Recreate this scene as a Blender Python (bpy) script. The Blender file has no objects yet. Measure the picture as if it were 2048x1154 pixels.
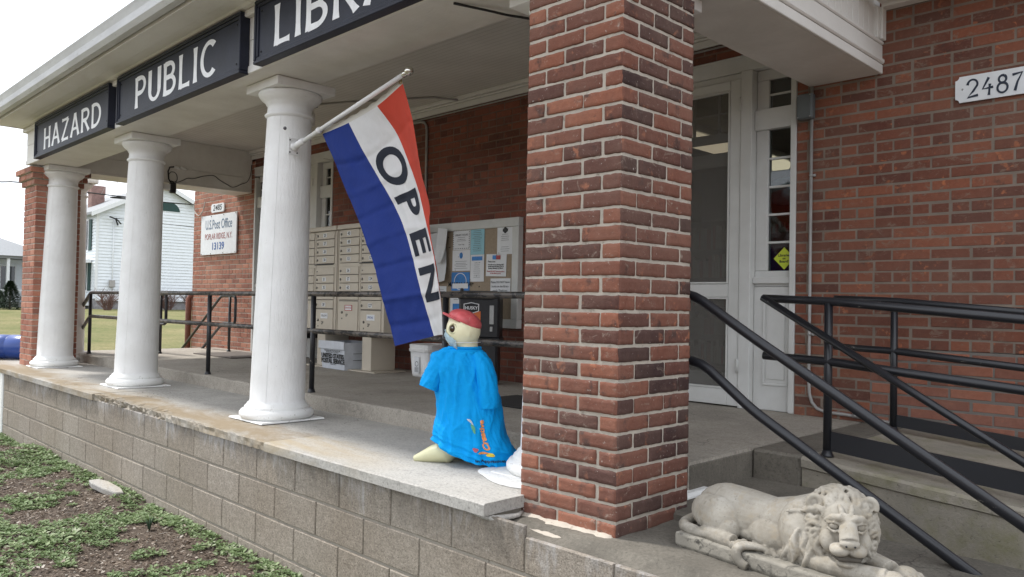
import bpy, bmesh, math, random
import numpy as np
from mathutils import Vector, Matrix, noise
random.seed(7); rng = np.random.default_rng(7)
PI = math.pi
sc = bpy.context.scene
COL = sc.collection

# ------------------------------------------------------------------ camera
YAW, PITCH, ROLL, FPX = -0.783125, 0.0212843, 0.0188654, 1570.5
fw = Vector((math.sin(YAW)*math.cos(PITCH), math.cos(YAW)*math.cos(PITCH), math.sin(PITCH)))
rt0 = Vector((math.cos(YAW), -math.sin(YAW), 0)); up0 = rt0.cross(fw)
rt = rt0*math.cos(ROLL)+up0*math.sin(ROLL); up = up0*math.cos(ROLL)-rt0*math.sin(ROLL)
cam = bpy.data.cameras.new('camera'); camo = bpy.data.objects.new('camera', cam); COL.objects.link(camo)
camo.matrix_world = Matrix(((rt.x, up.x, -fw.x, 0), (rt.y, up.y, -fw.y, -2.3), (rt.z, up.z, -fw.z, 0.83), (0, 0, 0, 1)))
cam.sensor_width = 36; cam.lens = FPX/2048*36; cam.clip_start = 0.05; cam.clip_end = 1500
sc.camera = camo
# ------------------------------------------------------------------ world, sun, exposure
SUN = Vector((.66, .21, -1.0)).normalized()          # direction the light travels
EL = math.asin(-SUN.z); AZ = math.atan2(-SUN.x, -SUN.y)   # from +Y, clockwise
w = bpy.data.worlds.new('World'); sc.world = w; w.use_nodes = True
wn = w.node_tree.nodes; wl = w.node_tree.links
bg = wn['Background']; bg.inputs[1].default_value = 0.15
sky = wn.new('ShaderNodeTexSky'); sky.sky_type = 'NISHITA'; sky.sun_disc = False
sky.sun_elevation = EL; sky.sun_rotation = AZ; sky.dust_density = 3.0; sky.air_density = 1.0
cl = wn.new('ShaderNodeTexNoise'); cl.inputs['Scale'].default_value = 1.6; cl.inputs['Detail'].default_value = 5
cr = wn.new('ShaderNodeValToRGB'); cr.color_ramp.elements[0].position = .2; cr.color_ramp.elements[0].color = (.8,.8,.8,1); cr.color_ramp.elements[1].position = .75
mx = wn.new('ShaderNodeMix'); mx.data_type = 'RGBA'; mx.inputs[7].default_value = (7.2, 7.5, 8.0, 1)
wl.new(cl.outputs['Fac'], cr.inputs['Fac']); wl.new(cr.outputs['Color'], mx.inputs[0]); wl.new(sky.outputs[0], mx.inputs[6]); wl.new(mx.outputs[2], bg.inputs[0])
sd = bpy.data.lights.new('sun', 'SUN'); sd.energy = 2.7; sd.angle = math.radians(5.0); sd.color = (1, .97, .925)
so = bpy.data.objects.new('sun', sd); COL.objects.link(so); so.rotation_euler = SUN.to_track_quat('-Z', 'Y').to_euler()
sc.view_settings.view_transform = 'Standard'; sc.view_settings.look = 'None'; sc.view_settings.exposure = 0.65; sc.view_settings.gamma = 1
sc.render.resolution_x = 1024; sc.render.resolution_y = 577
sc.cycles.max_bounces = 8

# ------------------------------------------------------------------ materials
MATS = {}
class NT:
    def __init__(s, name):
        s.m = bpy.data.materials.new(name); s.m.use_nodes = True
        s.n = s.m.node_tree.nodes; s.l = s.m.node_tree.links; s.b = s.n['Principled BSDF']
        s.tc = s.n.new('ShaderNodeTexCoord')
    def mapped(s, scale=(1,1,1), co='Object'):
        mp = s.n.new('ShaderNodeMapping'); mp.inputs['Scale'].default_value = scale; s.l.new(s.tc.outputs[co], mp.inputs[0]); return mp.outputs[0]
    def noise(s, sc_=5, det=4, rough=.55, vec=None, dist=0):
        t = s.n.new('ShaderNodeTexNoise'); t.inputs['Scale'].default_value = sc_; t.inputs['Detail'].default_value = det
        t.inputs['Roughness'].default_value = rough; t.inputs['Distortion'].default_value = dist
        s.l.new(vec or s.tc.outputs['Object'], t.inputs['Vector']); return t.outputs['Fac']
    def vor(s, sc_=5, vec=None, feat='F1', out='Distance'):
        t = s.n.new('ShaderNodeTexVoronoi'); t.feature = feat; t.inputs['Scale'].default_value = sc_
        s.l.new(vec or s.tc.outputs['Object'], t.inputs['Vector']); return t.outputs[out]
    def ramp(s, fac, stops):
        r = s.n.new('ShaderNodeValToRGB'); e = r.color_ramp.elements
        while len(e) < len(stops): e.new(.5)
        for i, (p, c) in enumerate(stops):
            e[i].position = p; e[i].color = (c, c, c, 1) if isinstance(c, (int, float)) else (*c, 1)
        s.l.new(fac, r.inputs[0]); return r.outputs[0]
    def mix(s, f, a, b, mode='MIX'):
        m = s.n.new('ShaderNodeMix'); m.data_type = 'RGBA'; m.blend_type = mode
        for v, i in ((f, 0), (a, 6), (b, 7)):
            if isinstance(v, (int, float)): m.inputs[i].default_value = v if i == 0 else (v, v, v, 1)
            elif isinstance(v, tuple): m.inputs[i].default_value = (*v, 1)
            else: s.l.new(v, m.inputs[i])
        return m.outputs[2]
    def math(s, op, a, b=0.0, c=0.0):
        m = s.n.new('ShaderNodeMath'); m.operation = op
        for i, v in enumerate((a, b, c)):
            if isinstance(v, (int, float)): m.inputs[i].default_value = v
            else: s.l.new(v, m.inputs[i])
        return m.outputs[0]
    def attr(s, name='rnd'):
        a = s.n.new('ShaderNodeAttribute'); a.attribute_name = name; return a.outputs['Fac']
    def sep(s, co='Object'):
        x = s.n.new('ShaderNodeSeparateXYZ'); s.l.new(s.tc.outputs[co], x.inputs[0]); return x.outputs
    def bump(s, h, dist=.002, strength=1.0, prev=None):
        b = s.n.new('ShaderNodeBump'); b.inputs['Distance'].default_value = dist; b.inputs['Strength'].default_value = strength
        s.l.new(h, b.inputs['Height'])
        if prev: s.l.new(prev, b.inputs['Normal'])
        return b.outputs[0]
    def fin(s, col, rough=.7, normal=None, metal=0, spec=.5, **kw):
        i = s.b.inputs
        if isinstance(col, tuple): i['Base Color'].default_value = (*col, 1)
        else: s.l.new(col, i['Base Color'])
        if isinstance(rough, (int, float)): i['Roughness'].default_value = rough
        else: s.l.new(rough, i['Roughness'])
        i['Metallic'].default_value = metal; i['Specular IOR Level'].default_value = spec
        if normal: s.l.new(normal, i['Normal'])
        for k, v in kw.items(): i[k.replace('_', ' ')].default_value = v
        MATS[s.m.name] = s.m; return s.m

def simple(name, col, rough=.6, var=.12, nsc=6, bsc=60, bd=.0006, metal=0, spec=.5, dirt=None, stretch=(1,1,1), **kw):
    t = NT(name); v = t.mapped(stretch)
    n = t.noise(nsc, 5, .6, v)
    c = t.mix(t.ramp(n, [(.3, 0.0), (.72, 1.0)]), tuple(x*(1-var) for x in col), tuple(min(1, x*(1+var*.6)) for x in col))
    if dirt:
        n2 = t.noise(nsc*3.1, 6, .7, v, .6)
        c = t.mix(t.ramp(n2, [(dirt[1], 0.0), (dirt[1]+.14, 1.0)]), c, dirt[0])
    return t.fin(c, rough, t.bump(t.noise(bsc, 4, .6, v), bd), metal, spec, **kw)

# bricks: colour picked per brick from the 'rnd' attribute, mottled and burnt by noise
def brickmat(name, stops, dark=(.05,.032,.03), darkp=.60, bright=(.42,.14,.07), wash=None, spec=.3, bd=.0022, lime=.0, smear=None, sp=.56):
    t = NT(name); a = t.attr()
    c = t.ramp(a, stops)
    n = t.noise(11, 6, .65); n2 = t.noise(34, 6, .7, dist=.5); n3 = t.noise(5.5, 5, .6)
    c = t.mix(t.ramp(n2, [(.3, .55), (.72, 0.0)]), c, t.mix(1.0, c, (.58,.52,.52), 'MULTIPLY'))
    c = t.mix(t.math('MULTIPLY', t.ramp(n, [(darkp-.02, 0.0), (darkp+.07, 1.0)]), .8), c, dark)
    c = t.mix(t.math('MULTIPLY', t.ramp(t.noise(19, 5, .6, dist=.3), [(.6, 0.0), (.68, .75)]), t.ramp(n3, [(.42, 0.0), (.6, 1.0)])), c, bright)
    if wash: c = t.mix(t.math('MULTIPLY', t.ramp(t.noise(2.2, 6, .7), [(.4, 0.0), (.75, 1.0)]), .45), c, wash)
    if smear: c = t.mix(t.math('MULTIPLY', t.ramp(t.noise(13, 7, .78, t.mapped((1, 1, 1.5)), .8), [(sp, 0.0), (sp+.10, .85)]), .9), c, smear)
    if lime: c = t.mix(t.ramp(t.noise(60, 5, .75), [(lime, 0.0), (lime+.06, .8)]), c, (.55,.5,.45))
    return t.fin(c, .82, t.bump(t.noise(300, 3, .7), .0008, 1, t.bump(n2, bd, .9)), 0, spec)
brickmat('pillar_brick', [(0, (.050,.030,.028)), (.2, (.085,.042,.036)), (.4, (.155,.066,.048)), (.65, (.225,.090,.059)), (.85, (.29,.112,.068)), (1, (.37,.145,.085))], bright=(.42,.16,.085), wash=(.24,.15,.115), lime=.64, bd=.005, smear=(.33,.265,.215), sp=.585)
brickmat('wall_brick', [(0, (.13,.054,.041)), (.25, (.18,.069,.046)), (.6, (.23,.086,.054)), (1, (.31,.112,.064))], dark=(.085,.045,.036), bright=(.50,.17,.075), darkp=.64, wash=(.20,.125,.092), bd=.005, lime=.70, smear=(.235,.165,.125), sp=.55)
brickmat('new_brick', [(0, (.20,.085,.06)), (.5, (.28,.115,.08)), (1, (.37,.145,.09))], dark=(.2,.07,.05), darkp=.66, wash=(.42,.24,.18), bd=.001)
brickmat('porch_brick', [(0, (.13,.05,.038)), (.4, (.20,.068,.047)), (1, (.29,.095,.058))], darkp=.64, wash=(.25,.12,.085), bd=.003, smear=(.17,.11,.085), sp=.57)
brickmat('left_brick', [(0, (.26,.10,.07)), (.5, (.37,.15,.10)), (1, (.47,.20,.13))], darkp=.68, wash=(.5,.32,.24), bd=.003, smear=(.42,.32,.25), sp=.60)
simple('mortar', (.47,.42,.355), .95, .22, 9, 190, .0025, dirt=((.26,.22,.18), .56))
simple('mortar_wall', (.225,.18,.145), .95, .22, 9, 190, .0018)
simple('mortar_red', (.20,.13,.10), .95, .3, 6, 190, .0015)
simple('mortar_new', (.20,.18,.16), .95, .15, 9, 190, .0015)
def cmu():
    t = NT('block_concrete'); a = t.attr()
    c = t.ramp(a, [(0, (.33,.288,.24)), (1, (.395,.35,.298))])
    g = t.noise(105, 6, .85); g2 = t.vor(110)
    c = t.mix(t.ramp(g, [(.38, .9), (.5, 0.0)]), c, (.13,.11,.09))
    c = t.mix(t.ramp(g, [(.57, 0.0), (.68, 1.0)]), c, (.62,.58,.52))
    c = t.mix(t.ramp(t.noise(26, 5, .7), [(.35, .5), (.6, 0.0)]), c, (.20,.175,.145))
    x = t.sep()
    # damp grime and lime runs below the ledge: streaks stretched in z, fading with height
    sv = t.mapped((13, 13, 2.2)); st = t.math('ADD', t.math('MULTIPLY', t.noise(1.0, 7, .8, sv, .6), .55), t.math('MULTIPLY', t.noise(1.7, 3, .5), .5))
    low = t.math('SUBTRACT', 1.0, t.math('MULTIPLY', t.math('SUBTRACT', -.05, x[2]), 3.2))
    c = t.mix(t.ramp(t.math('ADD', t.math('MULTIPLY', low, .36), st), [(.74, 0.0), (1.0, .8)]), c, (.13,.12,.11))
    sv2 = t.mapped((9, 9, 2.6)); st2 = t.math('ADD', t.math('MULTIPLY', t.noise(1.3, 7, .8, sv2, 1.2), .6), t.math('MULTIPLY', t.noise(2.3, 3, .5), .42))
    c = t.mix(t.math('MULTIPLY', t.ramp(t.math('ADD', t.math('MULTIPLY', low, .25), st2), [(.70, 0.0), (.84, 1.0)]), .55), c, (.55,.55,.56))
    c = t.mix(t.ramp(t.noise(1.1, 4, .5), [(.4, 0.0), (.7, .5)]), c, t.mix(1.0, c, (.72,.66,.58), 'MULTIPLY'))
    return t.fin(c, .95, t.bump(g, .004, 1.0, t.bump(g2, .002, .6)), 0, .2)
cmu()
simple('block_mortar', (.31,.28,.235), .95, .2, 12, 150, .0015)
def concrete(name, base, stain=None, crack=True, dk=.25):
    t = NT(name); x = t.sep()
    n = t.noise(2.3, 7, .65); f = t.noise(75, 5, .85); m = t.noise(14, 6, .75)
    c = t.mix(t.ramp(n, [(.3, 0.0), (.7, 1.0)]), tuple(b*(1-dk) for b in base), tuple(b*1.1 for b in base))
    c = t.mix(t.ramp(f, [(.34, .8), (.49, 0.0)]), c, tuple(b*.42 for b in base))
    c = t.mix(t.ramp(f, [(.57, 0.0), (.70, .7)]), c, tuple(min(.8, b*1.55) for b in base))
    c = t.mix(t.ramp(m, [(.52, 0.0), (.68, .5)]), c, tuple(b*.55 for b in base))
    if stain:
        d = t.math('SUBTRACT', 1.0, t.math('MULTIPLY', t.math('ABSOLUTE', t.math('SUBTRACT', x[1], .10)), 2.6))
        sn = t.noise(1.6, 6, .7, t.mapped((.55, 1.6, 1)), .7)
        left = t.math('MULTIPLY', t.math('ADD', x[0], 3.1), -1.2)
        left = t.math('MINIMUM', t.math('MAXIMUM', left, 0.0), 1.0)
        s_ = t.math('MULTIPLY', t.ramp(t.math('ADD', t.math('MULTIPLY', d, .34), sn), [(.62, 0.0), (.84, 1.0)]), left)
        c = t.mix(t.math('MULTIPLY', s_, .85), c, stain)
    nn = t.bump(f, .0025, .8, t.bump(n, .01, .4))
    if crack:
        wv = t.n.new('ShaderNodeVectorMath'); wv.operation = 'ADD'
        nz = t.n.new('ShaderNodeTexNoise'); nz.inputs['Scale'].default_value = 3; nz.inputs['Detail'].default_value = 5
        t.l.new(t.tc.outputs['Object'], nz.inputs['Vector']); t.l.new(t.tc.outputs['Object'], wv.inputs[0]); t.l.new(nz.outputs['Color'], wv.inputs[1])
        e = t.vor(.85, wv.outputs[0], 'DISTANCE_TO_EDGE')
        k = t.math('MULTIPLY', t.ramp(e, [(.0, 1.0), (.007, 0.0)]), t.ramp(t.noise(.9, 3, .5), [(.5, 0.0), (.6, .8)]))
        c = t.mix(k, c, (.06,.05,.045))
    return t.fin(c, .9, nn, 0, .25)
concrete('ledge_concrete', (.44,.42,.385), (.25,.19,.115), True, .22)
concrete('new_concrete', (.43,.415,.385), (.38,.31,.21), False, .10)
concrete('floor_concrete', (.385,.35,.30), None, True, .22)
concrete('curb_concrete', (.38,.355,.32), None, True, .3)
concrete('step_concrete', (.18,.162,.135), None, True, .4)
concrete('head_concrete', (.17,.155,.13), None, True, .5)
def rampc():
    t = NT('mossy_concrete'); n = t.noise(3, 7, .7); f = t.noise(60, 5, .8, dist=.4)
    c = t.mix(t.ramp(n, [(.3, 0.0), (.7, 1.0)]), (.24,.22,.18), (.37,.33,.27))
    c = t.mix(t.ramp(t.noise(4.5, 6, .7), [(.5, 0.0), (.68, .7)]), c, (.20,.19,.10))
    c = t.mix(t.ramp(f, [(.28, .9), (.42, 0.0)]), c, (.07,.065,.05))
    c = t.mix(t.ramp(f, [(.66, 0.0), (.8, .5)]), c, (.52,.49,.43))
    return t.fin(c, .95, t.bump(f, .005, .9, t.bump(n, .012, .6)), 0, .2)
rampc()
def paint(name, col, peel=.72, pcol=(.42,.38,.33), stretch=(1,1,.25), dirty=.14, bd=.0012):
    t = NT(name); v = t.mapped(stretch)
    n = t.noise(3, 6, .6); p = t.noise(38, 6, .7, v, .8)
    c = t.mix(t.math('MULTIPLY', t.ramp(n, [(.35, 1.0), (.65, 0.0)]), dirty), col, tuple(x*.62 for x in (col[0], col[1]*.97, col[2]*.92)))
    c = t.mix(t.ramp(p, [(peel, 0.0), (peel+.03, .7)]), c, pcol)
    c = t.mix(t.ramp(t.vor(11, t.mapped((1.3,1.3,1.1))), [(.0, .9), (.035, 0.0)]), c, (.3,.26,.22))
    return t.fin(c, .55, t.bump(t.noise(22, 5, .65, v, 1.2), bd*2.2, .8, t.bump(p, bd, .6)), 0, .35)
paint('column_paint', (.86,.86,.85), .655, (.58,.56,.52), dirty=.3, bd=.003)
paint('trim_paint', (.76,.745,.71), .75, stretch=(1,1,1))
paint('beam_paint', (.75,.73,.695), .74, dirty=.35, stretch=(.3,1,1))
paint('door_paint', (.66,.66,.64), .77, dirty=.3)
paint('base_paint', (.84,.84,.82), .62, (.35,.32,.28), (1,1,1), bd=.003)
def ceilingm():
    t = NT('ceiling_board'); x = t.sep()
    wv = t.math('ABSOLUTE', t.math('SUBTRACT', t.math('FRACT', t.math('MULTIPLY', x[1], 18.0)), .5))
    g = t.ramp(wv, [(.03, 0.0), (.1, 1.0)])
    c = t.mix(t.ramp(t.noise(2, 5, .6), [(.3, 0.0), (.7, 1.0)]), (.62,.60,.565), (.72,.695,.66))
    c = t.mix(g, t.mix(1.0, c, (.80,.79,.77), 'MULTIPLY'), c)
    return t.fin(c, .6, t.bump(g, .002, .5), 0, .3)
ceilingm()
simple('sign_navy', (.016,.019,.034), .5, .3, 7, 40, .0006, spec=.28, dirt=((.05,.055,.07), .62))
simple('sign_white', (.86,.87,.89), .5, .08, 20, 60, .0003)
simple('plate_white', (.74,.76,.78), .4, .07, 12, 60, .0003, dirt=((.62,.6,.55), .68))
simple('ink_navy', (.012,.022,.045), .5, .1)
simple('ink_black', (.012,.012,.013), .55, .1)
simple('ink_grey', (.16,.16,.17), .7, .2)
simple('ink_red', (.42,.05,.05), .5, .2)
simple('ink_blue', (.05,.13,.38), .5, .15)
simple('ink_brick_red', (.36,.10,.09), .5, .2)
simple('ink_steel', (.10,.17,.27), .5, .2)
def cloth(name, col, bd=.0012, tr=.25, sc_=900):
    t = NT(name); n = t.noise(5, 5, .6)
    c = t.mix(t.ramp(n, [(.3, 0.0), (.7, 1.0)]), tuple(x*.9 for x in col), col)
    m = t.fin(c, .75, t.bump(t.noise(26, 5, .6, t.mapped((1,1,.55)), 1.4), bd, .7), 0, .2)
    tl = t.n.new('ShaderNodeBsdfTranslucent'); ms = t.n.new('ShaderNodeMixShader'); ms.inputs[0].default_value = tr
    t.l.new(c, tl.inputs[0]); t.l.new(t.b.outputs[0], ms.inputs[1]); t.l.new(tl.outputs[0], ms.inputs[2])
    t.l.new(ms.outputs[0], t.n['Material Output'].inputs[0]); return m
cloth('flag_blue', (.022,.048,.25), .008); cloth('flag_white', (.80,.80,.80), .006); cloth('flag_red', (.62,.075,.045), .003); cloth('flag_black', (.03,.035,.05)); cloth('flag_header', (.72,.70,.64))
cloth('shirt_blue', (.0,.37,.88), .009, .05)
def blackpipe(name, worn=.7, wc=(.30,.28,.25), base=(.014,.015,.019)):
    t = NT(name); n = t.noise(26, 6, .75, t.mapped((.5,1,1)), .5)
    c = t.mix(t.ramp(n, [(worn, 0.0), (worn+.05, .8)]), base, wc)
    return t.fin(c, .34, t.bump(t.noise(70, 4, .7), .0006, .7), 0, .55)
blackpipe('black_pipe', .64); blackpipe('worn_pipe', .47, (.17,.145,.12), (.035,.033,.031)); blackpipe('black_plate', .72, (.2,.19,.18), (.022,.023,.027))
simple('white_plastic', (.80,.80,.79), .35, .04, 5, 40, .0002)
simple('white_metal', (.78,.78,.77), .35, .05)
simple('chrome', (.7,.68,.62), .2, .05, metal=1)
simple('brass', (.45,.34,.14), .35, .1, metal=1)
simple('galvanised', (.42,.42,.41), .42, .15, 20, 80, .0003, metal=.75)
simple('conduit', (.36,.345,.33), .5, .15, 9, 60, .0003, metal=.2)
simple('gutter_paint', (.58,.59,.60), .5, .2, 6, 40, .001, dirt=((.36,.35,.33), .6), stretch=(.3,1,1))
simple('grey_box', (.12,.135,.14), .55, .15)
simple('mail_beige', (.55,.49,.40), .45, .07, 4, 60, .0002)
simple('mail_beige_dark', (.30,.255,.20), .5, .07)
simple('lock_metal', (.16,.15,.13), .35, .1, metal=.6)
simple('tote_white', (.60,.63,.68), .45, .12, 12, 30, .0015)
simple('cork', (.36,.285,.205), .9, .15, 40, 120, .001)
simple('board_frame', (.60,.60,.57), .5, .1, dirt=((.35,.34,.31), .66))
simple('paper', (.78,.79,.80), .8, .04)
simple('paper_blue', (.33,.60,.68), .8, .05)
simple('poster_blue', (.06,.25,.62), .6, .3, 9)
simple('sticker_orange', (.72,.17,.04), .5, .08)
simple('black_plastic', (.018,.018,.020), .42, .3, 30, 50, .0008, dirt=((.07,.07,.075), .62))
simple('rubber', (.022,.021,.020), .9, .3, 60, 160, .002)
simple('toy_cream', (.88,.83,.56), .38, .06, 4, 30, .0006, dirt=((.6,.52,.34), .74))
simple('toy_cream_foot', (.62,.60,.38), .45, .08, 6, 30, .0006)
simple('cap_red', (.66,.11,.12), .42, .35, 16, 30, .001, dirt=((.7,.35,.33), .60))
simple('eye_brown', (.05,.028,.012), .15, .3)
simple('mask_blue', (.42,.56,.62), .8, .2, 20, 50, .002)
simple('lime', (.55,.62,.03), .5, .05)
simple('print_orange', (.80,.30,.07), .6, .1); simple('print_yellow', (.80,.62,.06), .6, .15); simple('print_green', (.10,.38,.22), .6, .2); simple('print_red', (.45,.09,.12), .6, .2)
simple('siding', (.74,.78,.82), .6, .06, 3, 20, .0004)
simple('siding_trim', (.72,.74,.76), .6, .05)
simple('shingle', (.28,.29,.30), .9, .2, 20, 40, .004)
simple('shutter_green', (.012,.05,.045), .6, .2)
simple('window_dark', (.03,.038,.045), .08, .2, spec=.8)
simple('foundation', (.30,.29,.30), .9, .3, 5, 20, .01)
simple('chimney_brick', (.26,.16,.14), .9, .35, 3, 20, .01)
simple('bark', (.13,.11,.095), .9, .3, 12, 40, .004, stretch=(1,1,.2))
simple('plinth_stone', (.27,.25,.21), .95, .35, 9, 70, .003, dirt=((.07,.065,.055), .52))
simple('mouth_shade', (.075,.065,.052), .95, .3, 30)  # dark tone painted for the shade inside the lion's mouth
simple('twig', (.17,.10,.085), .9, .3, 12)
simple('evergreen', (.035,.07,.035), .85, .4, 3)
simple('barrel_blue', (.015,.055,.26), .28, .12, 4, 30, .0003, spec=.6)
simple('rusty_red', (.20,.075,.05), .7, .3)
simple('cable_black', (.01,.01,.01), .5, .1)
simple('cable_grey', (.40,.38,.35), .6, .1)
simple('room_dark', (.30,.28,.25), .9, .3, 2); simple('room_floor', (.11,.09,.07), .8, .2)
simple('book_red', (.3,.05,.05), .7, .5, 3); simple('book_mix', (.30,.28,.26), .7, .6, 3); simple('foil', (.35,.5,.55), .25, .6, 9, 14, .01, metal=.6)
def glassm(name, tint=(.75,.8,.8), gloss=.07):
    t = NT(name); tr = t.n.new('ShaderNodeBsdfTransparent'); tr.inputs[0].default_value = (*tint, 1)
    gl = t.n.new('ShaderNodeBsdfGlossy'); gl.inputs['Roughness'].default_value = .03
    fr = t.n.new('ShaderNodeFresnel'); fr.inputs[0].default_value = 1.5; a = t.math('ADD', fr.outputs[0], gloss)
    ms = t.n.new('ShaderNodeMixShader'); t.l.new(a, ms.inputs[0]); t.l.new(tr.outputs[0], ms.inputs[1]); t.l.new(gl.outputs[0], ms.inputs[2])
    t.l.new(ms.outputs[0], t.n['Material Output'].inputs[0]); MATS[name] = t.m
glassm('glass', (.7,.73,.73), .02)
def screenm():
    t = NT('screen_mesh'); x = t.sep()
    tr = t.n.new('ShaderNodeBsdfTransparent'); ms = t.n.new('ShaderNodeMixShader'); ms.inputs[0].default_value = .5
    t.b.inputs['Base Color'].default_value = (.16,.15,.135,1); t.b.inputs['Roughness'].default_value = .7
    t.l.new(tr.outputs[0], ms.inputs[1]); t.l.new(t.b.outputs[0], ms.inputs[2]); t.l.new(ms.outputs[0], t.n['Material Output'].inputs[0]); MATS['screen_mesh'] = t.m
screenm()
def emis(name, col, s):
    t = NT(name); e = t.n.new('ShaderNodeEmission'); e.inputs[0].default_value = (*col, 1); e.inputs[1].default_value = s
    t.l.new(e.outputs[0], t.n['Material Output'].inputs[0]); MATS[name] = t.m
emis('tube_light', (1, .86, .60), .62)
def stonem():
    t = NT('statue_stone'); n = t.noise(9, 6, .65); f = t.noise(70, 5, .75)
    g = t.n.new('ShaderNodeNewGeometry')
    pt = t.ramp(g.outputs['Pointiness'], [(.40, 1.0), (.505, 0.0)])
    c = t.mix(t.ramp(n, [(.35, 0.0), (.68, 1.0)]), (.31,.28,.23), (.46,.43,.375))
    c = t.mix(t.ramp(t.noise(22, 6, .7), [(.52, 0.0), (.66, .55)]), c, (.36,.30,.215))
    c = t.mix(t.ramp(f, [(.64, 0.0), (.74, .8)]), c, (.10,.09,.08))
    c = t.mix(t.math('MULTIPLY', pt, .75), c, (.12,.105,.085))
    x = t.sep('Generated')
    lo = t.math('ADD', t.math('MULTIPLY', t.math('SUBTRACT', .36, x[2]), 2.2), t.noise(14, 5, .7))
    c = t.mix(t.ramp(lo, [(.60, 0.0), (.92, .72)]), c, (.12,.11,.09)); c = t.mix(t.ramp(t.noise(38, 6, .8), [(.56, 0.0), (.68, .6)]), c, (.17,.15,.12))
    return t.fin(c, .92, t.bump(f, .0015, .9, t.bump(n, .004, .5)), 0, .2)
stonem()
def soilm():
    t = NT('soil'); n = t.noise(3, 6, .7); f = t.noise(55, 6, .8)
    c = t.mix(t.ramp(n, [(.35, 0.0), (.65, 1.0)]), (.070,.055,.045), (.135,.105,.082))
    c = t.mix(t.ramp(f, [(.52, 0.0), (.66, .9)]), c, (.30,.25,.20)); c = t.mix(t.ramp(f, [(.34, .9), (.46, 0.0)]), c, (.025,.02,.017))
    return t.fin(c, .95, t.bump(f, .012, 1.0), 0, .15)
soilm()
def lawnm():
    t = NT('lawn_grass'); n = t.noise(.35, 6, .7); f = t.noise(9, 6, .8)
    c = t.mix(t.ramp(n, [(.35, 0.0), (.65, 1.0)]), (.14,.15,.06), (.25,.215,.11))
    c = t.mix(t.ramp(f, [(.35, .7), (.55, 0.0)]), c, (.06,.085,.03)); c = t.mix(t.ramp(f, [(.6, 0.0), (.75, .6)]), c, (.32,.29,.14))
    return t.fin(c, .95, t.bump(f, .05, .8), 0, .1)
lawnm()
def leafm(name, stops):
    t = NT(name); c = t.ramp(t.attr(), stops)
    m = t.fin(c, .6, None, 0, .3)
    tl = t.n.new('ShaderNodeBsdfTranslucent'); ms = t.n.new('ShaderNodeMixShader'); ms.inputs[0].default_value = .25
    t.l.new(c, tl.inputs[0]); t.l.new(t.b.outputs[0], ms.inputs[1]); t.l.new(tl.outputs[0], ms.inputs[2]); t.l.new(ms.outputs[0], t.n['Material Output'].inputs[0])
leafm('weed_leaf', [(0, (.07,.10,.045)), (.35, (.13,.19,.075)), (.65, (.22,.30,.14)), (.85, (.31,.38,.20)), (1, (.42,.45,.32))])
leafm('dead_leaf', [(0, (.06,.042,.032)), (.4, (.16,.115,.085)), (.75, (.30,.24,.185)), (1, (.52,.47,.41))])

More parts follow.
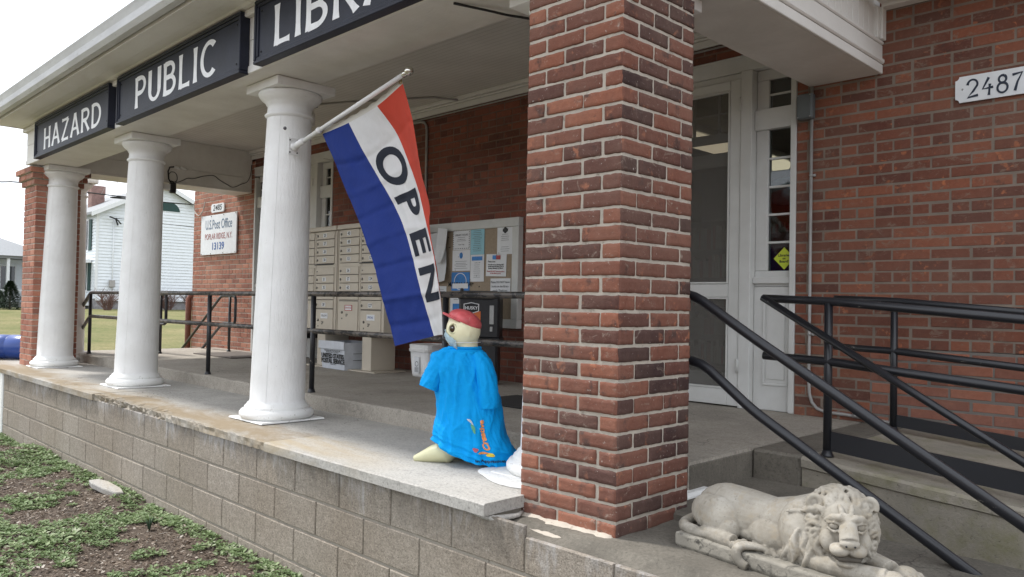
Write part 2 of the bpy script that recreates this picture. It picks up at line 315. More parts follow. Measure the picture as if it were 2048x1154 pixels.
# ------------------------------------------------------------------ mesh helpers
class MB:
    def __init__(s): s.v = []; s.f = []; s.r = []; s.mi = []; s.sm = []
    def add(s, vs, fs, rnd=.5, mi=0, smooth=False):
        o = len(s.v); s.v += [tuple(p) for p in vs]; s.f += [tuple(o+i for i in f) for f in fs]
        s.r += [rnd]*len(fs); s.mi += [mi]*len(fs); s.sm += [smooth]*len(fs); return s
    def box(s, x0, x1, y0, y1, z0, z1, b=0.0, rnd=.5, mi=0, M=None):
        if x0 > x1: x0, x1 = x1, x0
        if y0 > y1: y0, y1 = y1, y0
        if z0 > z1: z0, z1 = z1, z0
        b = min(b, (x1-x0)*.45, (y1-y0)*.45, (z1-z0)*.45)
        if b <= 0:
            vs = [(x, y, z) for z in (z0, z1) for y in (y0, y1) for x in (x0, x1)]
            fs = [(0,2,3,1), (4,5,7,6), (0,1,5,4), (2,6,7,3), (0,4,6,2), (1,3,7,5)]
        else:
            bm = bmesh.new(); bmesh.ops.create_cube(bm, size=1)
            for v in bm.verts: v.co = Vector(((x0+x1)/2+v.co.x*(x1-x0), (y0+y1)/2+v.co.y*(y1-y0), (z0+z1)/2+v.co.z*(z1-z0)))
            bmesh.ops.bevel(bm, geom=bm.edges[:], offset=b, segments=1, affect='EDGES')
            bm.verts.index_update(); vs = [v.co[:] for v in bm.verts]; fs = [tuple(v.index for v in f.verts) for f in bm.faces]; bm.free()
        if M is not None: vs = [(M @ Vector(p))[:] for p in vs]
        return s.add(vs, fs, rnd, mi)
    def tube(s, pts, r, n=10, cap=True, mi=0, rnd=.5, flat=1.0):
        pts = [Vector(p) for p in pts]; rs = r if isinstance(r, (list, tuple)) else [r]*len(pts)
        vs = []; fs = []; ref = Vector((0, 0, 1))
        for i, p in enumerate(pts):
            a = pts[max(0, i-1)]; b = pts[min(len(pts)-1, i+1)]; d = (b-a).normalized()
            if abs(d.dot(ref)) > .97: ref = Vector((1, 0, 0)) if abs(d.x) < .9 else Vector((0, 1, 0))
            u = d.cross(ref).normalized(); v = u.cross(d).normalized(); ref = v
            for k in range(n):
                t = 2*PI*k/n; vs.append((p+(u*math.cos(t)+v*math.sin(t)*flat)*rs[i])[:])
        for i in range(len(pts)-1):
            for k in range(n):
                k2 = (k+1) % n; fs.append((i*n+k, i*n+k2, (i+1)*n+k2, (i+1)*n+k))
        if cap: fs.append(tuple(range(n-1, -1, -1))); fs.append(tuple(range((len(pts)-1)*n, len(pts)*n)))
        return s.add(vs, fs, rnd, mi, True)
    def lathe(s, prof, c0, c1=None, n=40, thetas=None, cap=True):
        # prof: (r, z); axis bends linearly from c0 at z=prof[0] to c1 at the top
        c1 = c1 or c0; z0 = prof[0][1]; z1 = prof[-1][1]; th = thetas or [(2*PI*k/n, 0) for k in range(n)]; n = len(th); vs = []; fs = []
        for r, z in prof:
            t = (z-z0)/(z1-z0) if z1 != z0 else 0; cx = c0[0]+(c1[0]-c0[0])*t; cy = c0[1]+(c1[1]-c0[1])*t
            for a, d in th: vs.append((cx+(r+d)*math.cos(a), cy+(r+d)*math.sin(a), z))
        for i in range(len(prof)-1):
            for k in range(n):
                k2 = (k+1) % n; fs.append((i*n+k, i*n+k2, (i+1)*n+k2, (i+1)*n+k))
        if cap: fs.append(tuple(range(n-1, -1, -1))); fs.append(tuple(range((len(prof)-1)*n, len(prof)*n)))
        return s.add(vs, fs, .5, 0, True)
    def sphere(s, c, r, sub=3, M=None, mi=0):
        bm = bmesh.new(); bmesh.ops.create_icosphere(bm, subdivisions=sub, radius=1)
        r = r if isinstance(r, (tuple, list)) else (r, r, r)
        vs = []
        for v in bm.verts:
            p = Vector((v.co.x*r[0], v.co.y*r[1], v.co.z*r[2]))
            if M is not None: p = M @ p
            vs.append((p+Vector(c))[:])
        bm.verts.index_update(); fs = [tuple(v.index for v in f.verts) for f in bm.faces]; bm.free()
        return s.add(vs, fs, .5, mi, True)
    def build(s, name, mats, parent=None, loc=None):
        me = bpy.data.meshes.new(name); me.from_pydata(s.v, [], s.f); me.update()
        a = me.attributes.new('rnd', 'FLOAT', 'FACE'); a.data.foreach_set('value', s.r)
        me.polygons.foreach_set('material_index', s.mi); me.polygons.foreach_set('use_smooth', s.sm)
        for m in (mats if isinstance(mats, (list, tuple)) else [mats]): me.materials.append(MATS[m])
        o = bpy.data.objects.new(name, me); COL.objects.link(o)
        if parent: o.parent = parent
        if loc: o.location = loc
        if any(s.sm) and not all(s.sm) or any(len(f) > 8 for f in s.f): 
            pass
        return o
def tag(o, label, cat, group=None):
    o['label'] = label; o['category'] = cat
    if group: o['group'] = group
    return o
def thing(name, label, cat, group=None, loc=(0,0,0)):
    o = bpy.data.objects.new(name, None); COL.objects.link(o); o.empty_display_size = .1; o.location = loc
    return tag(o, label, cat, group)
def kind(o, k): o['kind'] = k; return o
def copy_tree(o, parent=None, off=None):
    c = o.copy(); COL.objects.link(c)
    if parent: c.parent = parent
    if off: c.location = Vector(o.location)+Vector(off)
    for ch in list(o.children): copy_tree(ch, c)
    return c
def boxo(name, m, parent, *a, b=.002): return MB().box(*a, b=b).build(name, m, parent)

def text_poly(txt, size, offset=0.0, align='CENTER', sx=1.0, shear=0.0, cuts=None, res=3):
    cu = bpy.data.curves.new('text', 'FONT'); cu.body = txt; cu.size = size; cu.offset = offset; cu.align_x = align; cu.align_y = 'CENTER'
    cu.resolution_u = res; cu.shear = shear; cu.space_line = .95
    o = bpy.data.objects.new('text', cu); COL.objects.link(o); bpy.context.view_layer.update()
    me = bpy.data.meshes.new_from_object(o.evaluated_get(bpy.context.evaluated_depsgraph_get()))
    bpy.data.objects.remove(o); bpy.data.curves.remove(cu)
    bm = bmesh.new(); bm.from_mesh(me); bpy.data.meshes.remove(me)
    for v in bm.verts: v.co.x *= sx
    if cuts:
        xs = [v.co.x for v in bm.verts]; ys = [v.co.y for v in bm.verts]
        for ax, (lo, hi) in enumerate(((min(xs), max(xs)), (min(ys), max(ys)))):
            k = lo+cuts
            while k < hi:
                n = Vector((1, 0, 0)) if ax == 0 else Vector((0, 1, 0))
                bmesh.ops.bisect_plane(bm, geom=bm.verts[:]+bm.edges[:]+bm.faces[:], plane_co=n*k, plane_no=n); k += cuts
    bm.verts.index_update(); vs = [v.co[:] for v in bm.verts]; fs = [tuple(v.index for v in f.verts) for f in bm.faces]; bm.free()
    return vs, fs
def text_on(mb, txt, size, O, U=(1,0,0), V=(0,0,1), offset=0.0, sx=1.0, mi=0, align='CENTER', rot=0.0, shear=0.0):
    vs, fs = text_poly(txt, size, offset, align, sx, shear); U = Vector(U); V = Vector(V); O = Vector(O); c, s = math.cos(rot), math.sin(rot)
    mb.add([(O+U*(p[0]*c-p[1]*s)+V*(p[0]*s+p[1]*c))[:] for p in vs], fs, .5, mi); return mb

def smoothstep(t): t = max(0, min(1, t)); return t*t*(3-2*t)
def catmull(P, t):
    n = len(P)-1; x = max(0, min(n-1e-6, t*n)); i = int(x); f = x-i
    p = [np.array(P[max(0, min(n, i+k))], float) for k in (-1, 0, 1, 2)]
    return .5*((2*p[1])+(-p[0]+p[2])*f+(2*p[0]-5*p[1]+4*p[2]-p[3])*f*f+(-p[0]+3*p[1]-3*p[2]+p[3])*f**3)

# ------------------------------------------------------------------ masonry
def one_brick(mb, O, U, N, u0, u1, z0, z1, p, b, rnd, nx=1, nz=1, jit=0.0, seed=0):
    """a brick showing on the plane O + U*u + Z*z with outward normal N, its face p proud of the plane"""
    Z = Vector((0, 0, 1)); vs = []; fs = []
    def P(u, z, d): return (O+U*u+Z*z+N*d)[:]
    us = [u0]+[u0+b+(u1-u0-2*b)*i/nx for i in range(nx+1)]+[u1]
    zs = [z0]+[z0+b+(z1-z0-2*b)*i/nz for i in range(nz+1)]+[z1]
    W, H = len(us), len(zs); tl = random.uniform(-.0012, .0012)*(1 if jit else .4)
    for j, z in enumerate(zs):
        for i, u in enumerate(us):
            edge = i in (0, W-1) or j in (0, H-1)
            uu, zz, d = u, z, p+tl*(i-W/2)/W*2
            if edge: d = p-b*1.1
            if jit:
                q = O+U*u+Z*z; nn = noise.noise_vector(q*34+N*3.1)*.8+noise.noise_vector(q*95+N)*.45
                uu += nn.x*jit*(1.0 if edge else .2); zz += nn.z*jit*(1.0 if edge else .2); d += nn.y*jit*.7
                n2 = noise.noise(q*60+N*7)*jit*.5
                if edge: d += n2-abs(noise.noise(q*13))*jit*.8
                if i in (0, W-1) and j in (0, H-1): uu += (.25 if i == 0 else -.25)*b; zz += (.25 if j == 0 else -.25)*b; d -= b*.4
            vs.append(P(uu, zz, d))
    for j in range(H-1):
        for i in range(W-1): fs.append((j*W+i, j*W+i+1, (j+1)*W+i+1, (j+1)*W+i))
    ring = [i for i in range(W)]+[j*W+W-1 for j in range(1, H)]+[(H-1)*W+i for i in range(W-2, -1, -1)]+[j*W for j in range(H-2, 0, -1)]
    o = len(vs)
    for k in ring: q = Vector(vs[k]); d = (q-O).dot(N); vs.append((q-N*(d+.012))[:])
    m = len(ring)
    for k in range(m): fs.append((ring[k], o+k, o+(k+1) % m, ring[(k+1) % m]))
    if (U.cross(Z)).dot(N) < 0: fs = [f[::-1] for f in fs]
    mb.add(vs, fs, rnd, 0, jit > 0)
def masonry(mb, O, U, N, L, z0, z1, bl=.212, bh=.0705, m=.011, phase=0.0, p=.004, b=.003, row0=0, header=0, **kw):
    O = Vector(O); U = Vector(U); N = Vector(N); k = 0; z = z0; hero = kw.get('jit', 0)
    while z < z1-.012:
        zt = min(z+bh-m, z1); sh = (bl/2 if (k+row0) % 2 else 0)+phase
        u = -((sh) % bl)
        if header and (k+row0) % header == 0: step = bl/2
        else: step = bl
        while u < L-.001:
            a = max(u, 0)+(m/2 if u > 0 else 0); e = min(u+step, L)-(m/2 if u+step < L else 0)
            if e-a > .02:
                j = .0035 if not hero else .0028
                one_brick(mb, O, U, N, a+random.uniform(-j, j)*(a > 0), e+random.uniform(-j, j)*(e < L), z+random.uniform(-j, j)*.6, zt+random.uniform(-j, j)*.6, p+random.uniform(-.0012, .0012), b, random.random(), **kw)
            u += step
        z += bh; k += 1
def backing(mb, O, U, N, L, z0, z1, d=0.0, th=.05):
    O = Vector(O)+Vector(N)*d; U = Vector(U); N = Vector(N); Z = Vector((0,0,1))
    q = [O+Z*z0, O+U*L+Z*z0, O+U*L+Z*z1, O+Z*z1]; r = [x-N*th for x in q]
    fs = [(0,1,2,3), (5,4,7,6), (1,0,4,5), (2,1,5,6), (3,2,6,7), (0,3,7,4)]
    if U.cross(Z).dot(N) < 0: fs = [f[::-1] for f in fs]
    mb.add([x[:] for x in q+r], fs)

# ================================================================== THE SETTING
WY = 2.97; ZT = .11
SX, SY = Vector((1,0,0)), Vector((0,1,0))
# terrain: one sheet, fine near the wall, rising gently to the far lawn
def terrain():
    mb = MB(); xs = sorted(set([-900,-500,-300,-200,-140,-100]+[-80+2*i for i in range(26)]+[-30+i for i in range(18)]+[-12.5+.1*i for i in range(116)]+[-.9+.5*i for i in range(8)]+[4,8,16,40,120,400,900]))
    ys = sorted(set([-900,-400,-150,-60,-25,-12,-8,-5]+[-3+.08*i for i in range(38)]+[.04,.5,1,2,3]+[4+1.5*i for i in range(24)]+[50,70,100,150,250,500,900]))
    vs = []; W = len(xs)
    for y in ys:
        for x in xs:
            h = -.70
            if -12.5 < x < -.5 and -3.1 < y < .2:
                q = Vector((x, y, 0)); h += noise.noise(q*1.3)*.05+noise.noise(q*6)*.014
            if x < -8.5: h += -.08*smoothstep((-8.5-x)/2.5)
            d = max(0, -x-12); h += .87*smoothstep(d/42)
            vs.append((x, y, h))
    fs = [(j*W+i, j*W+i+1, (j+1)*W+i+1, (j+1)*W+i) for j in range(len(ys)-1) for i in range(W-1)]
    mi = [0 if (xs[i] > -11.5 and ys[j] < .1) or (xs[i] > -9) else 1 for j in range(len(ys)-1) for i in range(W-1)]
    mb.v = vs; mb.f = fs; mb.r = [.5]*len(fs); mb.mi = mi; mb.sm = [True]*len(fs)
    return kind(mb.build('ground', ['soil', 'lawn_grass']), 'structure')
terrain()

# lower porch ledge: old pieces, broken edge, newer cast piece
def slab_strip(name, m, x0, x1, y0, y1, zt, th, rough=.002, chip=None, nx=None, parent=None, edge_r=.006):
    mb = MB(); n = nx or max(4, int((x1-x0)/.02)); prof = [(y1, 0), (y0+.10, 0), (y0+.05, 0), (y0+edge_r, 0), (y0, -edge_r), (y0, -th*.5), (y0, -th), (y0+.06, -th), (y1, -th)]
    vs = []
    for i in range(n+1):
        x = x0+(x1-x0)*i/n; c = chip(x) if chip else 0
        for k, (y, z) in enumerate(prof):
            q = Vector((x*7, k*1.7, zt*3)); a = noise.noise(q)*rough; b = noise.noise(q*4.3)*rough*.7
            yy, zz = y, zt+z
            if 1 <= k <= 6: yy += (a+b)*(1 if k > 2 else .3)
            if k in (3, 4): zz += min(0, a+b)*1.2
            if c and 1 <= k <= 6:
                g = abs(noise.noise(Vector((x*16, k*2.3, 5))))+.5*abs(noise.noise(Vector((x*45, k*3.3, 9))))
                yy += c*.055*g*(1.3 if k > 2 else 1); zz -= c*(.035*g if k < 6 else 0)*(1 if k > 1 else .4)
            vs.append((x, yy, zz))
    K = len(prof)
    fs = [(i*K+k, i*K+k+1, (i+1)*K+k+1, (i+1)*K+k) for i in range(n) for k in range(K-1)]
    fs += [tuple(range(K-1, -1, -1)), tuple(n*K+k for k in range(K))]
    mb.add(vs, fs, .5, 0, False)
    return kind(mb.build(name, m, parent), 'structure')
slab_strip('ledge_slab', 'ledge_concrete', -12.2, -9.905, -.035, 1.0, 0, .05)
slab_strip('ledge_slab', 'ledge_concrete', -9.9, -7.33, -.035, 1.0, 0, .055)
slab_strip('ledge_slab', 'ledge_concrete', -7.326, -4.27, -.02, 1.0, -.002, .055, .005, chip=lambda x: smoothstep((x+7.33)/.15)*smoothstep((-5.5-x)/.7)+.12)
slab_strip('ledge_slab', 'new_concrete', -4.266, -2.385, -.045, 1.0, .002, .052, .0015)
# wall head on the stair side, where the pillar and the lion stand
def head():
    mb = MB(); nx, ny = 90, 34; x0, x1, y0, y1 = -2.5, -.45, .004, 1.0; vs = []
    for j in range(ny+1):
        for i in range(nx+1):
            x = x0+(x1-x0)*i/nx; y = y0+(y1-y0)*j/ny; q = Vector((x, y, 0))
            z = -.078+noise.noise(q*5)*.006+noise.noise(q*22)*.0025
            st = y-.10-.06*noise.noise(Vector((x*3, 2, 0)))
            z -= .022*smoothstep(-st/.02) if st < 0 else 0
            if j == 0: z -= .012
            vs.append((x, y+(noise.noise(q*9)*.008 if j == 0 else 0), z))
    W = nx+1; fs = [(j*W+i, j*W+i+1, (j+1)*W+i+1, (j+1)*W+i) for j in range(ny) for i in range(nx)]
    o = len(vs); vs += [(x0+(x1-x0)*i/nx, .004, -.2) for i in range(W)]; fs += [(o+i, o+i+1, i+1, i) for i in range(nx)]
    mb.add(vs, fs, .5, 0, True)
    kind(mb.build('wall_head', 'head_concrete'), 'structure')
head()
# a thin lip of old mortar squeezed out under the new ledge piece
mb = MB()
pts = [(-2.50,-.0), (-2.43,.0), (-2.375,.01), (-2.36,.06), (-2.35,.12), (-2.385,.19)]
mb.tube([(x, y, -.066) for x, y in pts], [.008,.016,.02,.018,.014,.005], 8, flat=.7)
kind(mb.build('mortar_lip', 'new_concrete'), 'structure')

# upper porch floor with its weathered curb edge
slab_strip('porch_floor', 'floor_concrete', -11.55, -5.80, .955, 3.0, ZT, .16, .006, nx=260, edge_r=.012)
slab_strip('porch_floor', 'floor_concrete', -5.795, -3.66, .95, 3.0, ZT-.001, .16, .006, nx=110, edge_r=.012)
slab_strip('porch_floor', 'floor_concrete', -3.655, -2.005, .90, 3.0, ZT+.001, .16, .006, nx=90, edge_r=.014)
def landing_end():
    mb = MB(); mb.box(-2.001, -1.735, 1.50, 3.0, -.30, ZT, b=.014)
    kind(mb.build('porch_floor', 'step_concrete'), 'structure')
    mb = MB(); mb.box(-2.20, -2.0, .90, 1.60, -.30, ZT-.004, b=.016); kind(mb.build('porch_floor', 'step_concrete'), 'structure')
landing_end()
# stairs down towards the right, ramp behind them
mb = MB()
mb.box(-2.02, -1.62, .60, 1.52, -.9, -.04, b=.012)
for k in range(1, 5): mb.box(-1.62+.31*(k-1), -1.62+.31*k, .56, 1.50, -1.0, -.04-.183*k, b=.012)
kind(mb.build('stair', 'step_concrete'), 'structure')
def ramp():
    mb = MB(); n = 60; x0, x1 = -1.73, 4.0; vs = []
    for i in range(n+1):
        x = x0+(x1-x0)*(i/n)**1.5; z = ZT-.003-.082*(x+1.73)
        for y, dz in ((3.0, 0), (1.56, 0), (1.50, .002), (1.488, -.012), (1.488, -.05), (1.502, -.058), (1.505, -.3), (1.505, -1.2)):
            q = Vector((x*6, y*5, dz*20)); vs.append((x, y+noise.noise(q)*.004, z+dz+noise.noise(q+Vector((9,0,0)))*.003 if dz > -1 else -1.3))
    K = 8; fs = [(i*K+k, i*K+k+1, (i+1)*K+k+1, (i+1)*K+k) for i in range(n) for k in range(K-1)]
    fs.append(tuple(range(K-1, -1, -1)))
    mb.add(vs, fs, .5, 0, False); kind(mb.build('ramp', 'mossy_concrete'), 'structure')
ramp()

# ------------------------------------------------------------------ block wall below the ledge
bw = thing('block_wall', 'weathered grey concrete block wall holding up the porch ledge beside the planting bed', 'wall')
mb = MB(); rows = [(-.245, -.055), (-.437, -.255), (-.629, -.447), (-.82, -.639), (-1.0, -.83)]
for k, (za, zb) in enumerate(rows):
    u = -10.46; first = True
    x = -2.633-.447*18+(.2235 if k % 2 else 0)
    while x < 1.0:
        a, e = max(x, -10.45)+.004, x+.447-.004
        zt = zb
        if e-a > .03:
            if k == 0 and a > -2.45: zt = -.098
            one_brick(mb, Vector((0,0,0)), SX, -SY, a, e, za+.004, zt, .006+random.uniform(-.0015, .0015), .004, random.random(), nx=1, nz=1)
        x += .447
mb.build('block_face', 'block_concrete', bw)
mb = MB(); mb.box(-10.45, -2.40, .002, .40, -1.2, -.0565); mb.box(-2.395, 1.2, .002, .30, -1.2, -.105); mb.build('mortar_core', 'block_mortar', bw)
wp = tag(MB().box(-12.2, -10.462, -.02, .3, -1.2, -.052, b=.012).build('white_wall', 'base_paint'), 'short white painted masonry wall at the far left end of the block wall', 'wall')
# cheek wall end
mb = MB(); mb.box(-.70, -.45, .3, .58, -1.2, -.1); mb.box(-1.6, -.45, .31, .555, -1.2, -.09); mb.build('stair_cheek', 'step_concrete', bw)

# ------------------------------------------------------------------ the library building
lb = thing('library_building', 'long red brick library with a white trimmed porch roof across its front', 'building')
PU = SX; PN = -SY
def wall_region(mb, mm, x0, x1, z0, z1, **kw):
    masonry(mb, (x0, WY, 0), SX, PN, x1-x0, z0, z1, **kw); backing(mm, (x0, WY, 0), SX, PN, x1-x0, z0, z1, th=.34)
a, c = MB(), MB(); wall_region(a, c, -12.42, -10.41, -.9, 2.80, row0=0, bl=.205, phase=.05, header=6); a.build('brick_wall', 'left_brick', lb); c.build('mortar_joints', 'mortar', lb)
a, c = MB(), MB(); wall_region(a, c, -8.39, -4.48, ZT, 2.845, phase=.08, header=7, p=.0025)
wall_region(a, c, -10.41, -8.39, 2.70, 2.845, row0=1, p=.0025); wall_region(a, c, -4.48, -2.46, 2.705, 2.845, row0=1, p=.0025)
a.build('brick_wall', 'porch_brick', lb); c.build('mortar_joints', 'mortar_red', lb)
a, c = MB(), MB(); wall_region(a, c, -2.46, 1.6, .6035, 3.2, phase=.03, header=6, bl=.224, p=.0022, m=.012)
wall_region(a, c, -2.46, -1.95, ZT, .6, phase=.03, bl=.224, row0=1, p=.0022, m=.012)
a.build('brick_wall', 'wall_brick', lb); c.build('mortar_joints', 'mortar_wall', lb)
a, c = MB(), MB(); wall_region(a, c, -1.95, 1.6, -.6, .60, phase=.11, bl=.232, m=.014, p=.003)
a.build('brick_wall', 'new_brick', lb); c.build('mortar_joints', 'mortar_new', lb)
mb = MB(); mb.box(-12.4, -12.1, 3.32, 12, -1.2, 4.6); mb.box(-12.4, 1.6, 11.7, 12, -1.2, 4.6); mb.box(1.3, 1.6, 3.32, 11.7, -1.2, 4.6)
mb.box(-12.4, 1.6, 3.315, 3.45, 2.9, 4.6); mb.build('rear_wall', 'room_dark', lb)
mb = MB(); mb.box(-12.9, 2.0, 2.6, 12.4, 4.6, 4.75); mb.build('roof', 'shingle', lb)
# upper front wall above porch roof
mb = MB(); mb.box(-12.4, -2.465, WY, WY+.33, 2.85, 4.6); mb.box(-2.465, 1.6, WY, WY+.33, 3.205, 4.6); mb.build('upper_wall', 'mortar_red', lb)
# porch ceiling, beams, cornice
mb = MB(); mb.box(-10.52, -2.37, .64, WY-.01, 2.944, 2.97); mb.build('porch_ceiling', 'ceiling_board', lb)
def beam(name, x0, x1, y0, y1, **k):
    mb = MB(); mb.box(x0, x1, y0, y1, 2.377, 2.944, b=.004); return mb.build(name, 'beam_paint', lb)
beam('front_beam', -10.62, -1.905, .205, .648)
beam('side_beam', -2.371, -1.907, .652, WY-.004)
beam('side_beam', -10.97, -10.505, .652, WY-.004)
# frieze boards on the front beam: lower band, frieze panels, crown
mb = MB(); mb.box(-10.63, -1.895, .182, .2045, 2.374, 2.425, b=.003); mb.box(-10.62, -1.90, .192, .2042, 2.427, 2.60); mb.box(-10.62, -1.90, .190, .2042, 2.603, 2.79)
mb.box(-10.66, -1.86, .150, .2046, 2.755, 2.80, b=.006)
mb.build('frieze', 'trim_paint', lb)
mb = MB()
prof = [(.19, 2.80), (.12, 2.803), (.10, 2.812), (.02, 2.818), (.01, 2.806), (-.13, 2.808), (-.135, 2.80), (-.16, 2.80), (-.165, 2.86), (-.165, 2.90)]
vs = [(x, y, z) for x in (-10.66, -1.5) for y, z in prof]; n = len(prof); mb.add(vs, [(k, k+1, n+k+1, n+k) for k in range(n-1)])
mb.box(-10.655, -1.5, -.13, .2, 2.83, 2.97); mb.box(-10.66, -10.657, -.163, .19, 2.803, 2.97)
mb.build('cornice', 'trim_paint', lb)
mb = MB(); g = [(-.168, 2.985), (-.172, 2.86), (-.19, 2.845), (-.235, 2.85), (-.262, 2.88), (-.27, 2.93), (-.285, 2.965), (-.295, 2.985), (-.285, 2.99), (-.272, 2.965), (-.255, 2.93), (-.25, 2.885), (-.23, 2.862), (-.185, 2.86), (-.18, 2.985)]
vs = [(x, y, z-.035) for x in (-10.95, -1.45) for y, z in g]; n = len(g)
mb.add(vs, [(k, (k+1) % n, n+(k+1) % n, n+k) for k in range(n)]+[tuple(range(n-1, -1, -1)), tuple(range(n, 2*n))])
mb.build('gutter', 'gutter_paint', lb)
mb = MB(); vs = [(-11.2, -.2, 2.975), (-1.4, -.2, 2.975), (-1.4, WY, 3.75), (-11.2, WY, 3.75), (-11.2, -.2, 2.95), (-1.4, -.2, 2.95), (-1.4, WY, 3.72), (-11.2, WY, 3.72)]
mb.add(vs, [(0,1,2,3), (7,6,5,4), (0,4,5,1), (1,5,6,2), (2,6,7,3), (3,7,4,0)]); mb.build('porch_roof', 'shingle', lb)
# outer trim of the right return beam
mb = MB()
mb.box(-1.905, -1.885, .66, WY-.006, 2.374, 2.435, b=.004); mb.box(-1.9065, -1.872, .66, WY-.006, 2.437, 2.47, b=.008); mb.box(-1.9065, -1.888, .66, WY-.006, 2.472, 2.56, b=.003); mb.box(-1.9065, -1.878, .66, WY-.006, 2.562, 2.585, b=.006)
mb.box(-1.9065, -1.865, WY-.07, WY-.0065, 2.587, 2.795, b=.004); mb.box(-1.9065, -1.88, WY-.11, WY-.073, 2.587, 2.795, b=.006)
for k in range(26): y = .70+k*.086; mb.box(-1.9066, -1.901, y+.002, y+.082, 2.587, 2.95, b=.003)
mb.build('beam_trim', 'trim_paint', lb)
mb = MB(); mb.box(-1.868, 1.6, WY-.09, WY-.0025, 2.785, 2.83, b=.004); mb.box(-1.868, 1.6, WY-.35, WY-.092, 2.80, 2.83, b=.004); mb.box(-1.88, 1.6, WY-.40, WY-.352, 2.79, 2.94, b=.004); mb.box(-1.88, -1.45, -.15, 2.6, 2.955, 2.972)
mb.build('eave', 'trim_paint', lb)
# inner trims of left beam
mb = MB(); mb.box(-10.504, -10.49, .66, WY-.13, 2.379, 2.56, b=.003); mb.box(-10.504, -10.497, .66, WY-.13, 2.565, 2.94); mb.box(-10.97, -10.49, .66, WY-.01, 2.352, 2.3765, b=.003); mb.build('beam_trim', 'beam_paint', lb)
# crown on the back wall under the ceiling
mb = MB(); mb.box(-10.49, -2.375, WY-.03, WY-.0045, 2.825, 2.88, b=.004); mb.box(-10.49, -2.375, WY-.05, WY-.0045, 2.882, 2.9, b=.006); mb.box(-10.49, -2.375, WY-.075, WY-.0045, 2.902, 2.943, b=.008)
mb.box(-10.49, -2.375, .6485, .67, 2.90, 2.943, b=.006)
mb.build('crown_moulding', 'trim_paint', lb)
# room seen through the doors
mb = MB(); mb.box(-12.0, 1.2, 3.5, 11.6, -.2, .09); mb.build('room_floor', 'room_floor', lb)
mb = MB(); mb.box(-12.0, 1.2, 3.46, 11.6, 2.92, 3.0); mb.box(-6.5, -6.4, 3.4, 11.6, .1, 2.9); mb.box(-6.4, 1.2, 8.2, 8.3, .1, 2.9); mb.build('room_wall', 'room_dark', lb)
lamp = thing('ceiling_light', 'long fluorescent tube light glowing inside behind the library screen door', 'light')
mb = MB(); mb.box(-4.42, -4.22, 4.0, 6.6, 2.60, 2.68, b=.01); mb.build('housing', 'white_metal', lamp)
mb = MB(); mb.box(-4.45, -4.20, 4.02, 6.58, 2.50, 2.598, b=.03); mb.build('tube', 'tube_light', lamp)
bs = thing('bookcase', 'tall dark bookcase full of books inside the library room', 'bookcase')
mb = MB(); mb.box(-5.9, -3.0, 6.6, 6.95, .1, 1.95)
mb.build('case', 'room_floor', bs); mb = MB()
for k in range(5):
    x = -5.85
    while x < -3.1:
        wd = random.uniform(.02, .05); mb.box(x, x+wd*.92, 6.5, 6.598, .15+k*.36, .15+k*.36+random.uniform(.2, .3), rnd=random.random(), mi=random.choice((0,0,1))); x += wd
kind(mb.build('books', ['book_mix', 'book_red'], bs), 'stuff')

# ------------------------------------------------------------------ brick pillars
def pillar(label, x0, x1, y0, y1, z0, z1, brick, hero, corb):
    t = thing('brick_pillar', label, 'pillar', 'brick pillars at the porch corners')
    kw = dict(jit=.0034, nx=10, nz=4, p=.0048, b=.0034, m=.0125) if hero else dict(p=.005, b=.003)
    a, c = MB(), MB(); i = .0; bh = .0695
    for O, U, N, L, r in (((x0, y0, 0), SX, -SY, x1-x0, 0), ((x1, y0, 0), SY, SX, y1-y0, 0), ((x1, y1, 0), -SX, SY, x1-x0, 0), ((x0, y1, 0), -SY, -SX, y1-y0, 0)):
        n0 = len(a.r); masonry(a, O, U, N, L, z0, z1, bh=bh, row0=r, **kw)
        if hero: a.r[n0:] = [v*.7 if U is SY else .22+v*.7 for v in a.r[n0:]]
    ne = .006; mm = a
    c.box(x0+.001, x1-.001, y0+.001, y1-.001, z0, z1)
    if corb:
        for k in range(3):
            e = .028*(k+1); zb = z1+k*.068
            for O, U, N, L in (((x0-e, y0-e, 0), SX, -SY, x1-x0+2*e), ((x1+e, y0-e, 0), SY, SX, y1-y0+2*e), ((x1+e, y1+e, 0), -SX, SY, x1-x0+2*e), ((x0-e, y1+e, 0), -SY, -SX, y1-y0+2*e)):
                masonry(a, O, U, N, L, zb+.002, zb+.068, bh=.068, row0=k, **kw)
            c.box(x0-e, x1+e, y0-e, y1+e, zb+.001, zb+.067)
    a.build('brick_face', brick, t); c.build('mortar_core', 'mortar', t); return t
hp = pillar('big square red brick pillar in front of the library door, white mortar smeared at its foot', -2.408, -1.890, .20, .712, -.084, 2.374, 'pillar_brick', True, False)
lp = pillar('slim looking far left red brick corner pillar with a stepped brick cap', -11.04, -10.545, .285, .76, 0, 2.155, 'left_brick', False, True)
# mortar smear at the foot of the near pillar
mb = MB(); nx, ny = 60, 14; vs = []
for j in range(ny+1):
    for i in range(nx+1):
        x = -2.43+.56*i/nx; y = .07+.14*j/ny; q = Vector((x*10, y*10, 0)); z = -.094+.026*smoothstep(j/ny*1.2-.2)+noise.noise(q)*.008+noise.noise(q*4)*.004
        z -= .03*smoothstep((abs(i/nx-.5)-.42)*12)+.02*smoothstep(1-j*.6)
        vs.append((x, y, z))
W = nx+1; mb.add(vs, [(j*W+i, j*W+i+1, (j+1)*W+i+1, (j+1)*W+i) for j in range(ny) for i in range(nx)], .5, 0, True)
mb.build('mortar_smear', 'mortar', hp)

